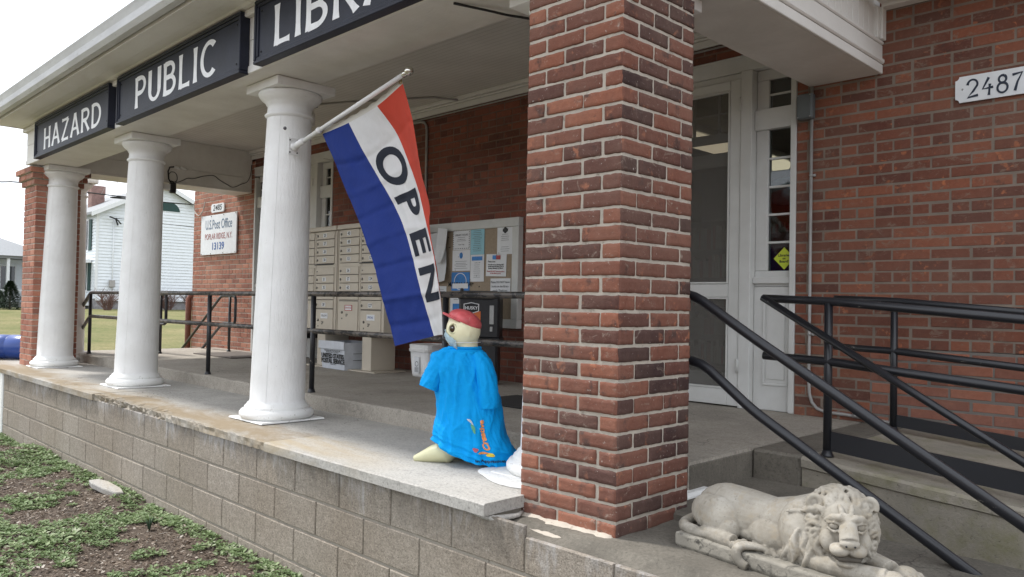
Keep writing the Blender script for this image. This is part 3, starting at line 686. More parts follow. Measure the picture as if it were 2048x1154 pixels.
# ------------------------------------------------------------------ columns
def column(label, xb, yb, xt, yt, z0=0.0, rb=.188, rtop=.155, dirty=False):
    t = thing('porch_column', label, 'column', 'round white porch columns')
    H = 2.377
    # shaft, with a few stave seams
    th = []; seams = sorted(random.uniform(0, 2*PI) for _ in range(7))+[2*PI+9]
    o_ = random.uniform(-.25, .25); seams = sorted([.9+o_, 2.3+o_, 3.75+o_, 4.62+o_, 5.3+o_]); n = 72; base = [2*PI*k/n for k in range(n)]
    for s_ in seams:
        base = [b for b in base if abs(b-s_) > .05]; base += [s_-.03, s_-.017, s_-.009, s_, s_+.009, s_+.017, s_+.03]
    th = [(b, -.010 if any(abs(b-s_) < 1e-6 for s_ in seams) else 0) for b in sorted(base)]
    zs = [z0+.125, z0+.135]+[z0+.14+(H-.235-z0-.14)*k/14 for k in range(15)]
    prof = [(rb+.012, z0+.118), (rb+.004, z0+.128)]
    for k in range(15):
        f = k/14; prof.append((rb+(rtop-rb)*(f**1.35), z0+.135+(H-.24-z0-.135)*f))
    def ax(z): f = (z-z0)/(H-z0); return (xb+(xt-xb)*f, yb+(yt-yb)*f)
    mb = MB(); mb.lathe(prof, ax(prof[0][1]), ax(prof[-1][1]), thetas=th, cap=False); mb.build('shaft', 'column_paint', t)
    mb = MB(); bz = [(rb+.02, 0.012), (rb+.052, .016), (rb+.066, .035), (rb+.066, .055), (rb+.052, .074), (rb+.032, .080), (rb+.034, .088), (rb+.03, .098), (rb+.018, .106), (rb+.014, .118), (rb+.004, .122)]
    mb.lathe([(r, z0+z) for r, z in bz], (xb, yb), n=56)
    vs = []; N_ = 48; hw = .24
    for k in range(N_):
        a_ = k/N_*4; s_ = int(a_); f = a_-s_; c_ = [(-1,-1), (1,-1), (1,1), (-1,1), (-1,-1)]
        px = c_[s_][0]+(c_[s_+1][0]-c_[s_][0])*f; py = c_[s_][1]+(c_[s_+1][1]-c_[s_][1])*f
        j = 1+.03*noise.noise(Vector((px*4+xb, py*4, 0)))
        vs.append((xb+px*hw*j, yb+py*hw*j, z0+.003)); 
    vs += [(x*1+(xb-x)*.02, y+(yb-y)*.02, z0+.013+.003*noise.noise(Vector((x*9, y*9, 0)))) for x, y, z in vs]
    mb.add(vs, [(k, (k+1) % N_, N_+(k+1) % N_, N_+k) for k in range(N_)]+[tuple(range(N_, 2*N_))])
    mb.build('base', 'base_paint', t)
    mb = MB(); zt = H-.245; r = rtop
    cz = [(r+.002, zt), (r+.012, zt+.008), (r+.018, zt+.018), (r+.012, zt+.028), (r+.001, zt+.034), (r+.0, zt+.09), (r+.01, zt+.095), (r+.012, zt+.106), (r+.02, zt+.112), (r+.026, zt+.118), (r+.046, zt+.132), (r+.062, zt+.152), (r+.068, zt+.170), (r+.064, zt+.181), (r+.02, zt+.182)]
    mb.lathe(cz, ax(zt), (xt, yt), n=56, cap=False)
    mb.box(xt-.228, xt+.228, yt-.228, yt+.228, H-.062, H-.003, b=.003)
    mb.build('capital', 'column_paint', t); return t
column('third white column from the left, the nearest one, carrying the flag bracket', -5.095, .485, -5.135, .555)
column('white column with chipped base between the near flag column and the far left column', -7.79, .485, -7.85, .555)
column('white column close against the right side of the far left brick pillar', -10.43, .50, -10.50, .56)
column('white column behind the far left brick pillar, mostly hidden by it', -11.30, .90, -11.30, .90, rb=.172, rtop=.15)
column('white column hidden behind the left edge of the big brick pillar, only its foot showing', -2.575, .63, -2.55, .66)
column('white column behind the big brick pillar on the stair side, only a bit of its foot showing', -2.31, .90, -2.33, .90, z0=-.02, rb=.18)
mb = MB(); mb.box(-2.40, -1.955, .715, 1.05, -.08, -.018, b=.014); 
kind(mb.build('painted_footing', 'base_paint'), 'structure')
mb = MB(); vs = []; n_ = 60
for k in range(n_):
    a_ = 2*PI*k/n_; r_ = .27+.10*noise.noise(Vector((math.cos(a_)*1.3, math.sin(a_)*1.3, 1))); vs.append((-2.58+math.cos(a_)*r_*1.05, .50+math.sin(a_)*r_*.95, .0045))
vs += [(x, y, .008) for x, y, z in vs]; mb.add(vs, [(k, (k+1) % n_, n_+(k+1) % n_, n_+k) for k in range(n_)]+[tuple(range(n_, 2*n_))])
kind(mb.build('paint_patch', 'base_paint'), 'structure')

# ------------------------------------------------------------------ entrance doors
def entrance(label):
    t = thing('entrance_door', label, 'door', 'white panelled entrances under the porch')
    Y = WY
    mb = MB()
    mb.box(-2.503, -2.4615, Y-.012, Y+.12, ZT+.002, 2.56, b=.004); mb.box(-4.479, -4.437, Y-.012, Y+.12, ZT+.002, 2.56, b=.004)
    mb.box(-4.479, -2.4615, Y-.016, Y+.12, 2.582, 2.700, b=.004); mb.box(-4.479, -2.4615, Y-.028, Y-.0165, 2.688, 2.702, b=.003)
    for a, b_ in ((-2.878, -2.79), (-4.15, -4.062)): mb.box(a, b_, Y-.03, Y+.10, ZT+.002, 2.580, b=.004)
    mb.box(-4.06, -2.88, Y+.0, Y+.10, 2.535, 2.5795, b=.003)
    mb.build('door_frame', 'door_paint', t)
    for a, b_ in ((-2.788, -2.505), (-4.435, -4.152)):
        sl = MB(); g0, g1 = (a+.095, b_-.002) if a > -3 else (a+.002, b_-.095)
        sl.box(a, b_, Y+.045, Y+.10, 2.502, 2.5795, b=.003); sl.box(a, b_, Y+.012, Y+.10, 2.135, 2.285, b=.004); sl.box(a, b_, Y+.04, Y+.10, 1.0, 1.112, b=.004)
        sl.box(a, b_, Y+.005, Y+.10, 1.02, 1.065, b=.004); sl.box(a, b_, Y+.03, Y+.10, ZT+.002, .998, b=.004)
        if a > -3: sl.box(a, g0, Y+.04, Y+.10, 1.113, 2.134, b=.004); sl.box(a, g0, Y+.045, Y+.10, 2.286, 2.501, b=.003)
        else: sl.box(g1, b_, Y+.04, Y+.10, 1.113, 2.134, b=.004); sl.box(g1, b_, Y+.045, Y+.10, 2.286, 2.501, b=.003)
        for z in (1.317, 1.518, 1.718, 1.924): sl.box(g0, g1, Y+.05, Y+.075, z-.008, z+.008, b=.002)
        sl.box(g0, g1, Y+.055, Y+.075, 2.385, 2.399, b=.002)
        p = [(a+.075, .29), (b_-.012, .29), (b_-.012, .92), (a+.075, .92)] if a > -3 else [(a+.012, .29), (b_-.075, .29), (b_-.075, .92), (a+.012, .92)]
        x0, x1 = p[0][0], p[1][0]
        for q in ((x0, x1, .29, .305), (x0, x1, .905, .92), (x0, x0+.014, .306, .904), (x1-.014, x1, .306, .904)): sl.box(q[0], q[1], Y+.02, Y+.031, q[2], q[3], b=.003)
        sl.box(x0+.03, x1-.03, Y+.022, Y+.031, .335, .875, b=.006)
        so_ = sl.build('sidelight', 'door_paint', t)
        gl = MB(); gl.box(g0, g1, Y+.062, Y+.066, 1.113, 2.134); gl.box(g0, g1, Y+.066, Y+.07, 2.286, 2.501); gl.build('glass_pane', 'glass', so_)
    sd_ = MB(); x0, x1 = -4.058, -2.882
    sd_.box(x0, x0+.085, Y-.022, Y+.012, ZT+.012, 2.532, b=.004); sd_.box(x1-.085, x1, Y-.022, Y+.012, ZT+.012, 2.532, b=.004)
    for a, b_ in ((ZT+.012, .24), (.92, 1.018), (2.46, 2.532)): sd_.box(x0+.086, x1-.086, Y-.020, Y+.010, a, b_, b=.004)
    for a, b_ in ((.242, .918), (1.02, 2.458)):
        for q in ((x0+.087, x0+.10, a, b_), (x1-.10, x1-.087, a, b_)): sd_.box(q[0], q[1], Y-.026, Y-.005, q[2], q[3], b=.002)
        for z in (a, b_-.013): sd_.box(x0+.101, x1-.101, Y-.026, Y-.005, z, z+.013, b=.002)
    d = sd_.build('screen_door', 'door_paint', t)
    MB().box(x0+.09, x1-.09, Y-.004, Y-.002, 1.02, 2.458).build('screen', 'screen_mesh', d)
    MB().box(x0+.09, x1-.09, Y-.004, Y-.002, .242, .918).build('screen', 'screen_mesh', d)
    for z in (2.34, .42):
        h = MB(); h.box(-2.895, -2.862, Y-.034, Y-.0305, z-.045, z+.045, b=.002); h.tube([(-2.879, Y-.038, z-.05), (-2.879, Y-.038, z+.05)], .007, 8)
        h.build('hinge', 'door_paint' , d)
    # glazed inner door and its transom bars
    inn = MB()
    for x in (-4.05, -3.03): inn.box(x, x+.13, Y+.055, Y+.098, ZT+.01, 2.17, b=.004)
    for a, b_ in ((ZT+.01, .35), (1.92, 2.02), (2.10, 2.17), (2.47, 2.533)): inn.box(-3.92, -3.03, Y+.06, Y+.095, a, b_, b=.003)
    for x in (-3.80, -3.57, -3.34, -3.12): inn.box(x, x+.018, Y+.065, Y+.085, 2.172, 2.468)
    inn.box(-3.92, -3.03, Y+.066, Y+.084, 2.31, 2.325)
    inn.build('inner_door', 'door_paint', t)
    return t
e1 = entrance('white library entrance with screen door and narrow side windows behind the big brick pillar')
e2 = copy_tree(e1, None, (-5.93, 0, 0)); e2['label'] = 'white post office entrance at the left, partly hidden by the near column'
# things behind the side window
mb = MB(); mb.box(-2.86, -2.50, 3.30, 3.36, .95, 1.42, b=.01); tag(mb.build('red_panel', 'book_red'), 'dark red panel standing behind the library side window', 'panel')
mb = MB(); mb.sphere((-2.66, 3.22, 1.71), (.16, .06, .11), 3); o = mb.build('foil_balloon', 'foil')
tag(o, 'crumpled silvery blue foil decoration behind the library side window', 'decoration')
sg = thing('diamond_sign', 'yellow green diamond sign in the lowest pane of the library side window', 'sign')
mb = MB(); r_ = .079; c_ = (-2.572, 1.20); Yg = WY+.056
mb.add([(c_[0]+dx*r_, Yg+dy, c_[1]+dz*r_) for dy in (0, .004) for dx, dz in ((0,-1),(1,0),(0,1),(-1,0))], [(0,1,2,3), (7,6,5,4), (0,4,5,1), (1,5,6,2), (2,6,7,3), (3,7,4,0)])
mb.build('panel', 'lime', sg)
mb = MB(); 
for k, (tx, s_) in enumerate((('Libraries', .026), ('on', .022), ('Board!', .026))): text_on(mb, tx, s_, (c_[0], Yg-.001, c_[1]+.022-.022*k), offset=.0008)
mb.build('lettering', 'ink_black', sg)

# ------------------------------------------------------------------ sign boards on the frieze
def arc(cx, cy, rx, ry, a0, a1, n=14): return [(cx+rx*math.cos(math.radians(a0+(a1-a0)*i/n)), cy+ry*math.sin(math.radians(a0+(a1-a0)*i/n))) for i in range(n+1)]
GLY = {'H': (.62, [[(.07,0),(.07,1)], [(.55,0),(.55,1)], [(.07,.5),(.55,.5)]]), 'A': (.74, [[(.05,0),(.37,1)], [(.37,1),(.69,0)], [(.16,.33),(.58,.33)]]),
 'Z': (.66, [[(.05,.94),(.60,.94)], [(.58,.94),(.07,.06)], [(.05,.06),(.62,.06)]]), 'R': (.66, [[(.07,0),(.07,1)], [(.07,.94),(.30,.94)]+arc(.32,.72,.25,.22,90,-90)+[(.07,.5)], [(.28,.5),(.62,0)]]),
 'D': (.72, [[(.07,0),(.07,1)], [(.07,.94),(.22,.94)]+arc(.24,.5,.40,.44,90,-90,20)+[(.07,.06)]]), 'P': (.62, [[(.07,0),(.07,1)], [(.07,.94),(.28,.94)]+arc(.30,.70,.25,.24,90,-90)+[(.07,.46)]]),
 'U': (.66, [[(.07,1),(.07,.34)]+arc(.33,.34,.26,.29,180,360,18)+[(.59,1)]]), 'B': (.64, [[(.07,0),(.07,1)], [(.07,.94),(.28,.94)]+arc(.29,.735,.22,.205,90,-90)+[(.07,.53)], [(.30,.53)]+arc(.31,.295,.26,.235,90,-90)+[(.07,.06)]]),
 'L': (.52, [[(.07,0),(.07,1)], [(.07,.06),(.50,.06)]]), 'I': (.16, [[(.08,0),(.08,1)]]), 'C': (.70, [arc(.38,.5,.32,.45,48,312,26)]), 'Y': (.68, [[(.04,1),(.34,.48)], [(.64,1),(.34,.48)], [(.34,.5),(.34,0)]])}
def ribbon(mb, pts, w, X0, S, SXX, Y, Z0, lift, mi=0):
    pts = [Vector((p[0], p[1])) for p in pts]; n = len(pts)
    if n == 2: pts = [pts[0].lerp(pts[1], k/6) for k in range(7)]; n = 7
    vs = []
    for i, p in enumerate(pts):
        a = pts[max(0, i-1)]; b = pts[min(n-1, i+1)]; d = (b-a).normalized(); nn = Vector((-d.y, d.x*.82)); f = abs(2*i/(n-1)-1)
        ww = w*(.86+.34*f**3)
        for s_ in (1, -1): q = p+nn*ww*.5*s_; vs.append((X0+q.x*S*SXX, Y-lift, Z0+q.y*S))
    mb.add(vs, [(2*i, 2*i+2, 2*i+3, 2*i+1) for i in range(n-1)], .5, mi)
def sign_board(word, x0, x1, z0, z1, lx0, lx1, lz0, lz1, label):
    t = thing('sign_board', label, 'sign', 'navy name boards along the porch frieze')
    yf = .118; fr = .045
    mb = MB(); mb.box(x0+fr, x1-fr, yf+.018, .185, z0+fr, z1-fr); mb.build('panel', 'sign_navy', t)
    mb = MB()
    for k, (d, pr) in enumerate(((0, 0), (.022, .008))):
        a, e, b_, c = x0+d, x1-d, z0+d, z1-d; w_ = .0225; y1 = .19
        mb.box(a, e, yf+pr, y1, b_, b_+w_, b=.004); mb.box(a, e, yf+pr, y1, c-w_, c, b=.004); mb.box(a, a+w_, yf+pr, y1, b_+w_+.0005, c-w_-.0005, b=.004); mb.box(e-w_, e, yf+pr, y1, b_+w_+.0005, c-w_-.0005, b=.004)
    mb.build('frame', 'sign_navy', t)
    tot = sum(GLY[c][0] for c in word)+.17*(len(word)-1); H = lz1-lz0; sxx = (lx1-lx0)/(tot*H); x = lx0; mb = MB(); li = 0
    for ch in word:
        wd, st = GLY[ch]
        for s_ in st: li += 1; ribbon(mb, s_, .165, x, H, sxx, yf+.018, lz0, .001+.0004*(li % 4))
        x += (wd+.17)*H*sxx
    mb.build('lettering', 'sign_white', t)
    for x in (x0+.075, x1-.075):
        for z in (z0+.075, z1-.075): MB().sphere((x, yf+.018, z), .008, 1).build('screw', 'ink_black', t)
sign_board('HAZARD', -10.03, -7.625, 2.372, 2.785, -9.70, -7.86, 2.438, 2.668, 'navy name board reading HAZARD, the leftmost of the three')
sign_board('PUBLIC', -7.42, -5.05, 2.368, 2.79, -7.00, -5.44, 2.442, 2.705, 'navy name board reading PUBLIC, between the other two')
sign_board('LIBRARY', -4.855, -2.45, 2.380, 2.80, -4.60, -2.70, 2.452, 2.715, 'navy name board reading LIBRARY, nearest and cut off by the frame top')

# ------------------------------------------------------------------ number plates and post office sign
def plate(name, label, x0, x1, y, z0, z1, notch, m='plate_white', th=.012):
    t = thing(name, label, 'sign'); r = notch; P = []
    for cx, cz, a0 in ((x0, z0, 90), (x1, z0, 180), (x1, z1, 270), (x0, z1, 0)):
        a = arc(cx, cz, r, r, a0, a0-90, 6); P += a
    n = len(P); mb = MB(); mb.add([(x, y, z) for x, z in P]+[(x, y+th, z) for x, z in P], [tuple(range(n)), tuple(range(2*n-1, n-1, -1))]+[(k, n+k, n+(k+1) % n, (k+1) % n) for k in range(n)])
    mb.build('plate', m, t); return t
t = plate('number_plate', 'white wooden house number plate reading 2487 on the brick wall at the right', -1.455, -1.04, 2.948, 2.105, 2.262, .022)
mb = MB(); yy = 2.9465
D2487 = [([ (.05,.72)]+arc(.36,.74,.30,.26,170,-20,12)+[(.40,.35),(.05,.03),(.70,.10)], 0), ([(1.35,.98),(.98,.38),(1.62,.42)], 0), ([(1.42,.62),(1.36,.0)], 0), (arc(2.17,.77,.22,.20,60,420,18), 0), (arc(2.17,.30,.30,.27,90,450,18), 0), ([(2.75,.90),(3.32,.97),(3.05,.5),(2.90,.02)], 0)]
for k, (P, _) in enumerate(D2487): ribbon(mb, P, .15, -1.392, .108, .80, yy, 2.126, .0003*k)
mb.build('lettering', 'ink_navy', t)
MB().sphere((-1.415, 2.947, 2.185), .006, 1).build('screw', 'galvanised', t)
t = plate('number_plate', 'small white number plate reading 2485 above the post office sign', -11.75, -11.32, 2.94, 2.155, 2.285, .0201, th=.02)
mb = MB(); text_on(mb, '2485', .12, (-11.535, 2.938, 2.220), offset=.0012, sx=1.25, shear=.15); mb.build('lettering', 'ink_black', t)
t = thing('post_office_sign', 'square white painted post office sign on the left brick wall', 'sign')
mb = MB(); mb.box(-12.08, -10.88, 2.935, 2.955, 1.513, 2.115, b=.004); mb.build('panel', 'plate_white', t)
mb = MB(); text_on(mb, 'U.S.Post Office', .205, (-11.47, 2.933, 1.965), offset=.001, sx=.72); mb.build('lettering', 'ink_steel', t)
mb = MB(); text_on(mb, 'POPLAR RIDGE, N.Y.', .125, (-11.47, 2.933, 1.785), offset=.001, sx=.82); mb.build('lettering', 'ink_brick_red', t)
mb = MB(); text_on(mb, '13139', .15, (-11.48, 2.933, 1.635), offset=.004, sx=1.15); mb.build('lettering', 'ink_blue', t)
for x in (-12.05, -11.72, -11.3, -10.91):
    for z in (1.53, 2.10): MB().sphere((x, 2.934, z), .010, 1).build('screw', 'lock_metal', t)

# ------------------------------------------------------------------ cluster mailboxes
def cluster(label, x0, nums, parcels, loc):
    W_ = .835; t = thing('cluster_mailbox', label, 'mailbox', 'beige cluster mailboxes', loc)
    mb = MB(); mb.box(0, W_, 0, .42, .50, 1.60, b=.006); mb.build('cabinet', 'mail_beige', t)
    MB().box(-.012, W_+.012, -.02, .44, 1.605, 1.655, b=.006).build('hood', 'mail_beige', t)
    mb = MB(); mb.box(-.012, .0-.001, -.006, .42, .5, 1.60, b=.002); mb.box(W_+.001, W_+.012, -.006, .42, .5, 1.6, b=.002); mb.box(.405, .425, -.006, -.0005, .505, 1.595, b=.002); mb.build('trim', 'mail_beige', t)
    tops = [1.598-.0895*i for i in range(4)]+[1.205-.0895*i for i in range(3)]
    def door(x, z, h, num, k, wd=.36):
        d = MB(); d.box(x, x+wd, -.009, -.0005, z-h, z, b=.003); d = d.build('box_door', 'mail_beige', t)
        s_ = MB(); s_.box(x, x+wd, -.0015, -.0004, z-h-.006, z-h-.001); s_.build('door_gap', 'ink_black', d)
        lk = MB(); lk.tube([(x+.028, -.0092, z-h*.55), (x+.028, -.015, z-h*.55)], .013 if num else .006, 12); lk.build('lock', 'lock_metal', d)
        if num:
            n_ = MB(); n_.box(x+wd*.48-.035, x+wd*.48+.035, -.0112, -.0095, z-h*.5-.022, z-h*.5+.02); n_.build('number_label', 'paper', d)
            n_ = MB(); text_on(n_, num, .045, (x+wd*.48, -.0118, z-h*.5-.002), offset=.001); n_.build('number', 'ink_black', d)
    for c in (0, 1):
        x = .03+.405*c
        for i, z in enumerate(tops): door(x, z, .08, nums[c][i], i)
        if c == 0: door(x, .935, .08, '', 9)
        else: door(x, .935, .08, '', 9); door(x, .84, .08, nums[c][7], 8)
        z = .845 if c == 0 else .752
        d = MB(); d.box(x, x+.36, -.009, -.0005, .51, z-.006, b=.003); d = d.build('parcel_door', 'mail_beige', t)
        MB().box(x, x+.36, -.0015, -.0004, z-.0055, z-.001).build('door_gap', 'ink_black', d)
        tx, col = parcels[c]; n_ = MB(); n_.box(x+.12, x+.26, -.0115, -.0095, z-.105, z-.045); n_.build('sticker', 'ink_red' if col == 'ink_red' else 'paper', d)
        if col == 'ink_red': MB().box(x+.132, x+.248, -.0125, -.0117, z-.098, z-.052).build('sticker', 'paper', d)
        n_ = MB(); text_on(n_, tx, .028, (x+.19, -.0132, z-.075), offset=.0004); n_.build('sticker_text', col, d)
        n_ = MB(); text_on(n_, '1P' if c == 0 else '2P', .045, (x+.155, -.0102, z-.155), offset=.001); n_.build('number', 'ink_black', d)
        lk = MB(); lk.tube([(x+.07, -.009, z-.125), (x+.07, -.016, z-.125)], .014, 12); lk.tube([(x+.07, -.009, z-.19), (x+.07, -.013, z-.19)], .008, 8); lk.build('lock', 'lock_metal', d)
    MB().box(.405, .79, -.013, -.0095, 1.232, 1.242).build('slot', 'ink_black', t)
    MB().box(.40, .56, .05, .36, ZT+.015, .499, b=.004).build('pedestal', 'mail_beige', t)
    MB().box(.18, .70, .0, .40, ZT+.0005, ZT+.014, b=.003).build('base_plate', 'mail_beige', t)
    return t
cluster('left beige cluster mailbox, half hidden behind the near column', 0, (['3','4','7','10','11','12','15'], ['23','27','28','30','','31','35','38']), (('BOX 8', 'ink_grey'), ('YELLOW', 'ink_grey')), (-8.15, 2.36, 0))
cluster('right beige cluster mailbox beside the hanging flag', 0, (['43','49','50','53','56','57','60'], ['63','66','70','121','','124','125','127']), (('ORANGE', 'ink_red'), ('SPECIAL', 'ink_blue')), (-7.275, 2.36, 0))

# postal tote, bucket, black table
t = thing('postal_tote', 'white corrugated plastic tote printed UNITED STATES POSTAL SERVICE under the mailboxes', 'tote', loc=(-7.56, 2.34, ZT+.002))
t.rotation_euler = (0, 0, math.radians(-3))
mb = MB(); o0, o1 = [(.03,.01), (.50,.01), (.50,.36), (.03,.36)], [(0,-.015), (.53,-.015), (.53,.385), (0,.385)]
mb.add([(x, y, 0) for x, y in o0]+[(x, y, .29) for x, y in o1]+[(x*.96+.01, y*.94+.012, .01) for x, y in o0]+[(x*.96+.01, y*.94+.012, .29) for x, y in o1],
       [(3,2,1,0), (0,1,5,4), (1,2,6,5), (2,3,7,6), (3,0,4,7), (8,9,10,11), (12,13,9,8), (13,14,10,9), (14,15,11,10), (15,12,8,11), (4,5,13,12), (5,6,14,13), (6,7,15,14), (7,4,12,15)])
mb.build('body', 'tote_white', t)
MB().box(-.005, .535, -.028, -.0155, .215, .30, b=.003).build('rim', 'tote_white', t)
mb = MB()
V_ = Vector((-.0, -.086, 1)).normalized()
for k, (tx, s_, z, of) in enumerate((('WARNING: NOT FOR PRIVATE USE', .021, .195, .0006), ('MAXIMUM PENALTY FOR MISUSE', .018, .178, .0002), ('UNITED STATES', .066, .137, .003), ('POSTAL SERVICE', .066, .082, .003), ('October 2007', .02, .05, .0001))):
    text_on(mb, tx, s_, (.275, .006-.086*z-.004+.0, z), V=V_, offset=of)
mb.build('print', 'ink_black', t)
mb = MB(); mb.box(.5165, .519, .10, .25, .10, .104); mb.box(.5165, .519, .10, .25, .17, .174); mb.build('handle_slot', 'ink_black', t)
t = thing('plastic_bucket', 'square white plastic bucket with lid standing under the railing', 'bucket')
mb = MB(); cx, cy = -6.07, 2.66
vs = []; n_ = 32
for z, r in ((ZT+.002, .135), (ZT+.03, .14), (ZT+.27, .158)):
    for k in range(n_):
        a_ = 2*PI*k/n_; c, s_ = math.cos(a_), math.sin(a_); q = (abs(c)**5+abs(s_)**5)**(-1/5); vs.append((cx+c*q*r, cy+s_*q*r, z))
mb.add(vs, [(i*n_+k, i*n_+(k+1) % n_, (i+1)*n_+(k+1) % n_, (i+1)*n_+k) for i in range(2) for k in range(n_)]+[tuple(range(n_-1, -1, -1)), tuple(range(2*n_, 3*n_))], smooth=True)
mb.build('pail', 'white_plastic', t)
mb = MB(); vs = []
for z, r in ((ZT+.245, .163), (ZT+.27, .17), (ZT+.275, .162), (ZT+.315, .165), (ZT+.32, .15), (ZT+.312, .14)):
    for k in range(n_):
        a_ = 2*PI*k/n_; c, s_ = math.cos(a_), math.sin(a_); q = (abs(c)**5+abs(s_)**5)**(-1/5); vs.append((cx+c*q*r, cy+s_*q*r, z))
mb.add(vs, [(i*n_+k, i*n_+(k+1) % n_, (i+1)*n_+(k+1) % n_, (i+1)*n_+k) for i in range(5) for k in range(n_)]+[tuple(range(5*n_, 6*n_))])
mb.build('lid', 'white_plastic', t)
mb = MB(); mb.box(-6.11, -6.03, 2.4985, 2.5005, ZT+.04, ZT+.20); mb.build('label', 'plate_white', t)
mb = MB(); mb.add([(-6.07+r*math.cos(a_), 2.4975, ZT+.13+r*math.sin(a_)) for r in (.026, .020) for a_ in [2*PI*k/20 for k in range(20)]], [(k, (k+1) % 20, 20+(k+1) % 20, 20+k) for k in range(20)])
for k in range(9): mb.box(-6.10, -6.04, 2.497, 2.498, ZT+.05+.0055*k, ZT+.0525+.0055*k)
mb.build('print', 'ink_grey', t)
t = thing('black_table', 'low black table with square legs behind the near column', 'table')
MB().box(-9.05, -8.13, 2.30, 2.78, .40, .49, b=.004).build('table_top', 'black_plastic', t)
for x, y in ((-9.05, 2.30), (-8.19, 2.30), (-9.05, 2.72), (-8.19, 2.72)): MB().box(x, x+.06, y, y+.06, ZT+.001, .399, b=.003).build('leg', 'black_plastic', t)

# ------------------------------------------------------------------ notice board and its papers
t = thing('notice_board', 'cork notice board in a broad light grey frame on the porch wall', 'notice board')
mb = MB(); a, e, b_, c = -6.47, -5.105, .612, 1.655; mb.box(a, e, 2.90, 2.966, b_, b_+.085, b=.004); mb.box(a, e, 2.90, 2.966, c-.085, c, b=.004); mb.box(a, a+.085, 2.90, 2.966, b_+.086, c-.086, b=.004); mb.box(e-.085, e, 2.90, 2.966, b_+.086, c-.086, b=.004)
mb.build('frame', 'board_frame', t)
MB().box(a+.08, e-.08, 2.925, 2.96, b_+.08, c-.08).build('cork_panel', 'cork', t)
for _ in range(22): MB().sphere((random.uniform(-6.38, -5.2), 2.922, random.uniform(.72, 1.56)), .006, 1).build('pin', 'ink_black', t)
def paper(label, x0, x1, z0, z1, m='paper', tilt=0.0, lift=0.0, curl=.0):
    cx, cz = (x0+x1)/2, (z0+z1)/2; t = thing('notice', label, 'notice', 'papers pinned on the notice board', (cx, 2.919-lift, cz)); t.rotation_euler = (0, math.radians(tilt), 0)
    hw, hh = (x1-x0)/2, (z1-z0)/2; mb = MB(); n = 6; vs = []
    for d in (0, .0012):
        for j in range(n+1):
            for i in range(n+1):
                u, v = i/n*2-1, j/n*2-1; vs.append((u*hw, -curl*(max(0, -v)**2+.4*u*u)*.02+d, v*hh))
    W = n+1; F = [(j*W+i, j*W+i+1, (j+1)*W+i+1, (j+1)*W+i) for j in range(n) for i in range(n)]
    mb.add(vs, F+[tuple(W*W+k for k in f[::-1]) for f in F]); mb.build('sheet', m, t); return t, hw, hh
def lines(t, specs, y=-.004, m='ink_grey'):
    mb = MB()
    for tx, s_, x, z, of in specs: text_on(mb, tx, s_, (x, y, z), offset=of)
    mb.build('print', m, t)
def rules(t, hw, zs, frac=.8, m='ink_grey', h=.003, y=-.0042):
    mb = MB()
    for z in zs: f = frac*random.uniform(.6, 1); mb.box(-hw*f, hw*f, y, y+.0008, z, z+h)
    mb.build('print_lines', m, t)
t, hw, hh = paper('cream notice with an ornamental border at the top of the cork board', -6.053, -5.79, 1.376, 1.583)
lines(t, [('LIBRARY HOURS', .026, 0, .045, .0004), ('Poplar Ridge', .018, 0, -.05, .0002)]); rules(t, hw, [.0, -.015, .02], .6)
mb = MB(); 
for k in range(34):
    f = k/34*4; s_ = int(f); g = f-s_; P = [(-1,-1), (1,-1), (1,1), (-1,1), (-1,-1)]; x = (P[s_][0]+(P[s_+1][0]-P[s_][0])*g)*(hw-.012); z = (P[s_][1]+(P[s_+1][1]-P[s_][1])*g)*(hh-.012)
    mb.box(x-.007, x+.004, -.0045, -.0035, z-.003, z+.006)
mb.build('border', 'ink_grey', t)
t, hw, hh = paper('white notice with a small blue emblem below the cream notice', -6.056, -5.789, 1.165, 1.373); rules(t, hw, [-.01, -.03, -.045, -.06, -.08])
mb = MB(); mb.sphere((0, -.003, .05), (.026, .002, .032), 2); mb.build('emblem', 'poster_blue', t)
t, hw, hh = paper('blue poster reading MAMMA MIA below the white notice', -6.064, -5.791, .966, 1.151, 'poster_blue'); lines(t, [('MAMMA MIA!', .062, 0, -.03, .0008)], m='ink_black')
mb = MB(); mb.add([(r*1.1*math.cos(a_), -.0035, r*math.sin(a_)) for r in (.086, .078) for a_ in [2*PI*k/32 for k in range(32)]], [(k, (k+1) % 32, 32+(k+1) % 32, 32+k) for k in range(32)]); mb.box(-.118, .118, -.0045, -.0038, -.07, -.02); mb.build('ring', 'paper', t)
t, hw, hh = paper('tall pale blue sheet of printed lines on the cork board', -5.786, -5.588, 1.321, 1.587, 'paper_blue'); rules(t, hw, [.1-.018*k for k in range(12)], .7)
t, hw, hh = paper('narrow white list with a blue banner, below the pale blue sheet', -5.783, -5.586, 1.055, 1.320); rules(t, hw, [.05-.02*k for k in range(8)], .6)
mb = MB(); mb.box(-.075, .075, -.004, -.003, .075, .115); mb.build('banner', 'poster_blue', t)
t, hw, hh = paper('white certificate with a round black crest, topmost at the right of the board', -5.407, -5.187, 1.312, 1.589); rules(t, hw, [.05, .03, .012, -.006, -.07, -.09, -.11], .6)
mb = MB(); [mb.sphere((x, -.003, z), (.018, .002, .018), 2) for x, z in ((-.018, .09), (.018, .09), (0, .105), (0, .078))]; mb.build('crest', 'ink_black', t)
t, hw, hh = paper('white notice starting with Please note beside the certificate', -5.555, -5.278, 1.104, 1.317, tilt=1.5)
lines(t, [('Please note:', .022, -.06, .035, .0006), ('We will not be collecting MET', .018, 0, .005, .0006), ('books from the Island Area in', .018, 0, -.012, .0006), ('January, February, or March.', .018, 0, -.029, .0006)], m='ink_black'); lines(t, [('Please DO NOT leave donations', .018, 0, -.06, .0006), ('on the library porch.', .018, 0, -.078, .0006)], m='ink_red')
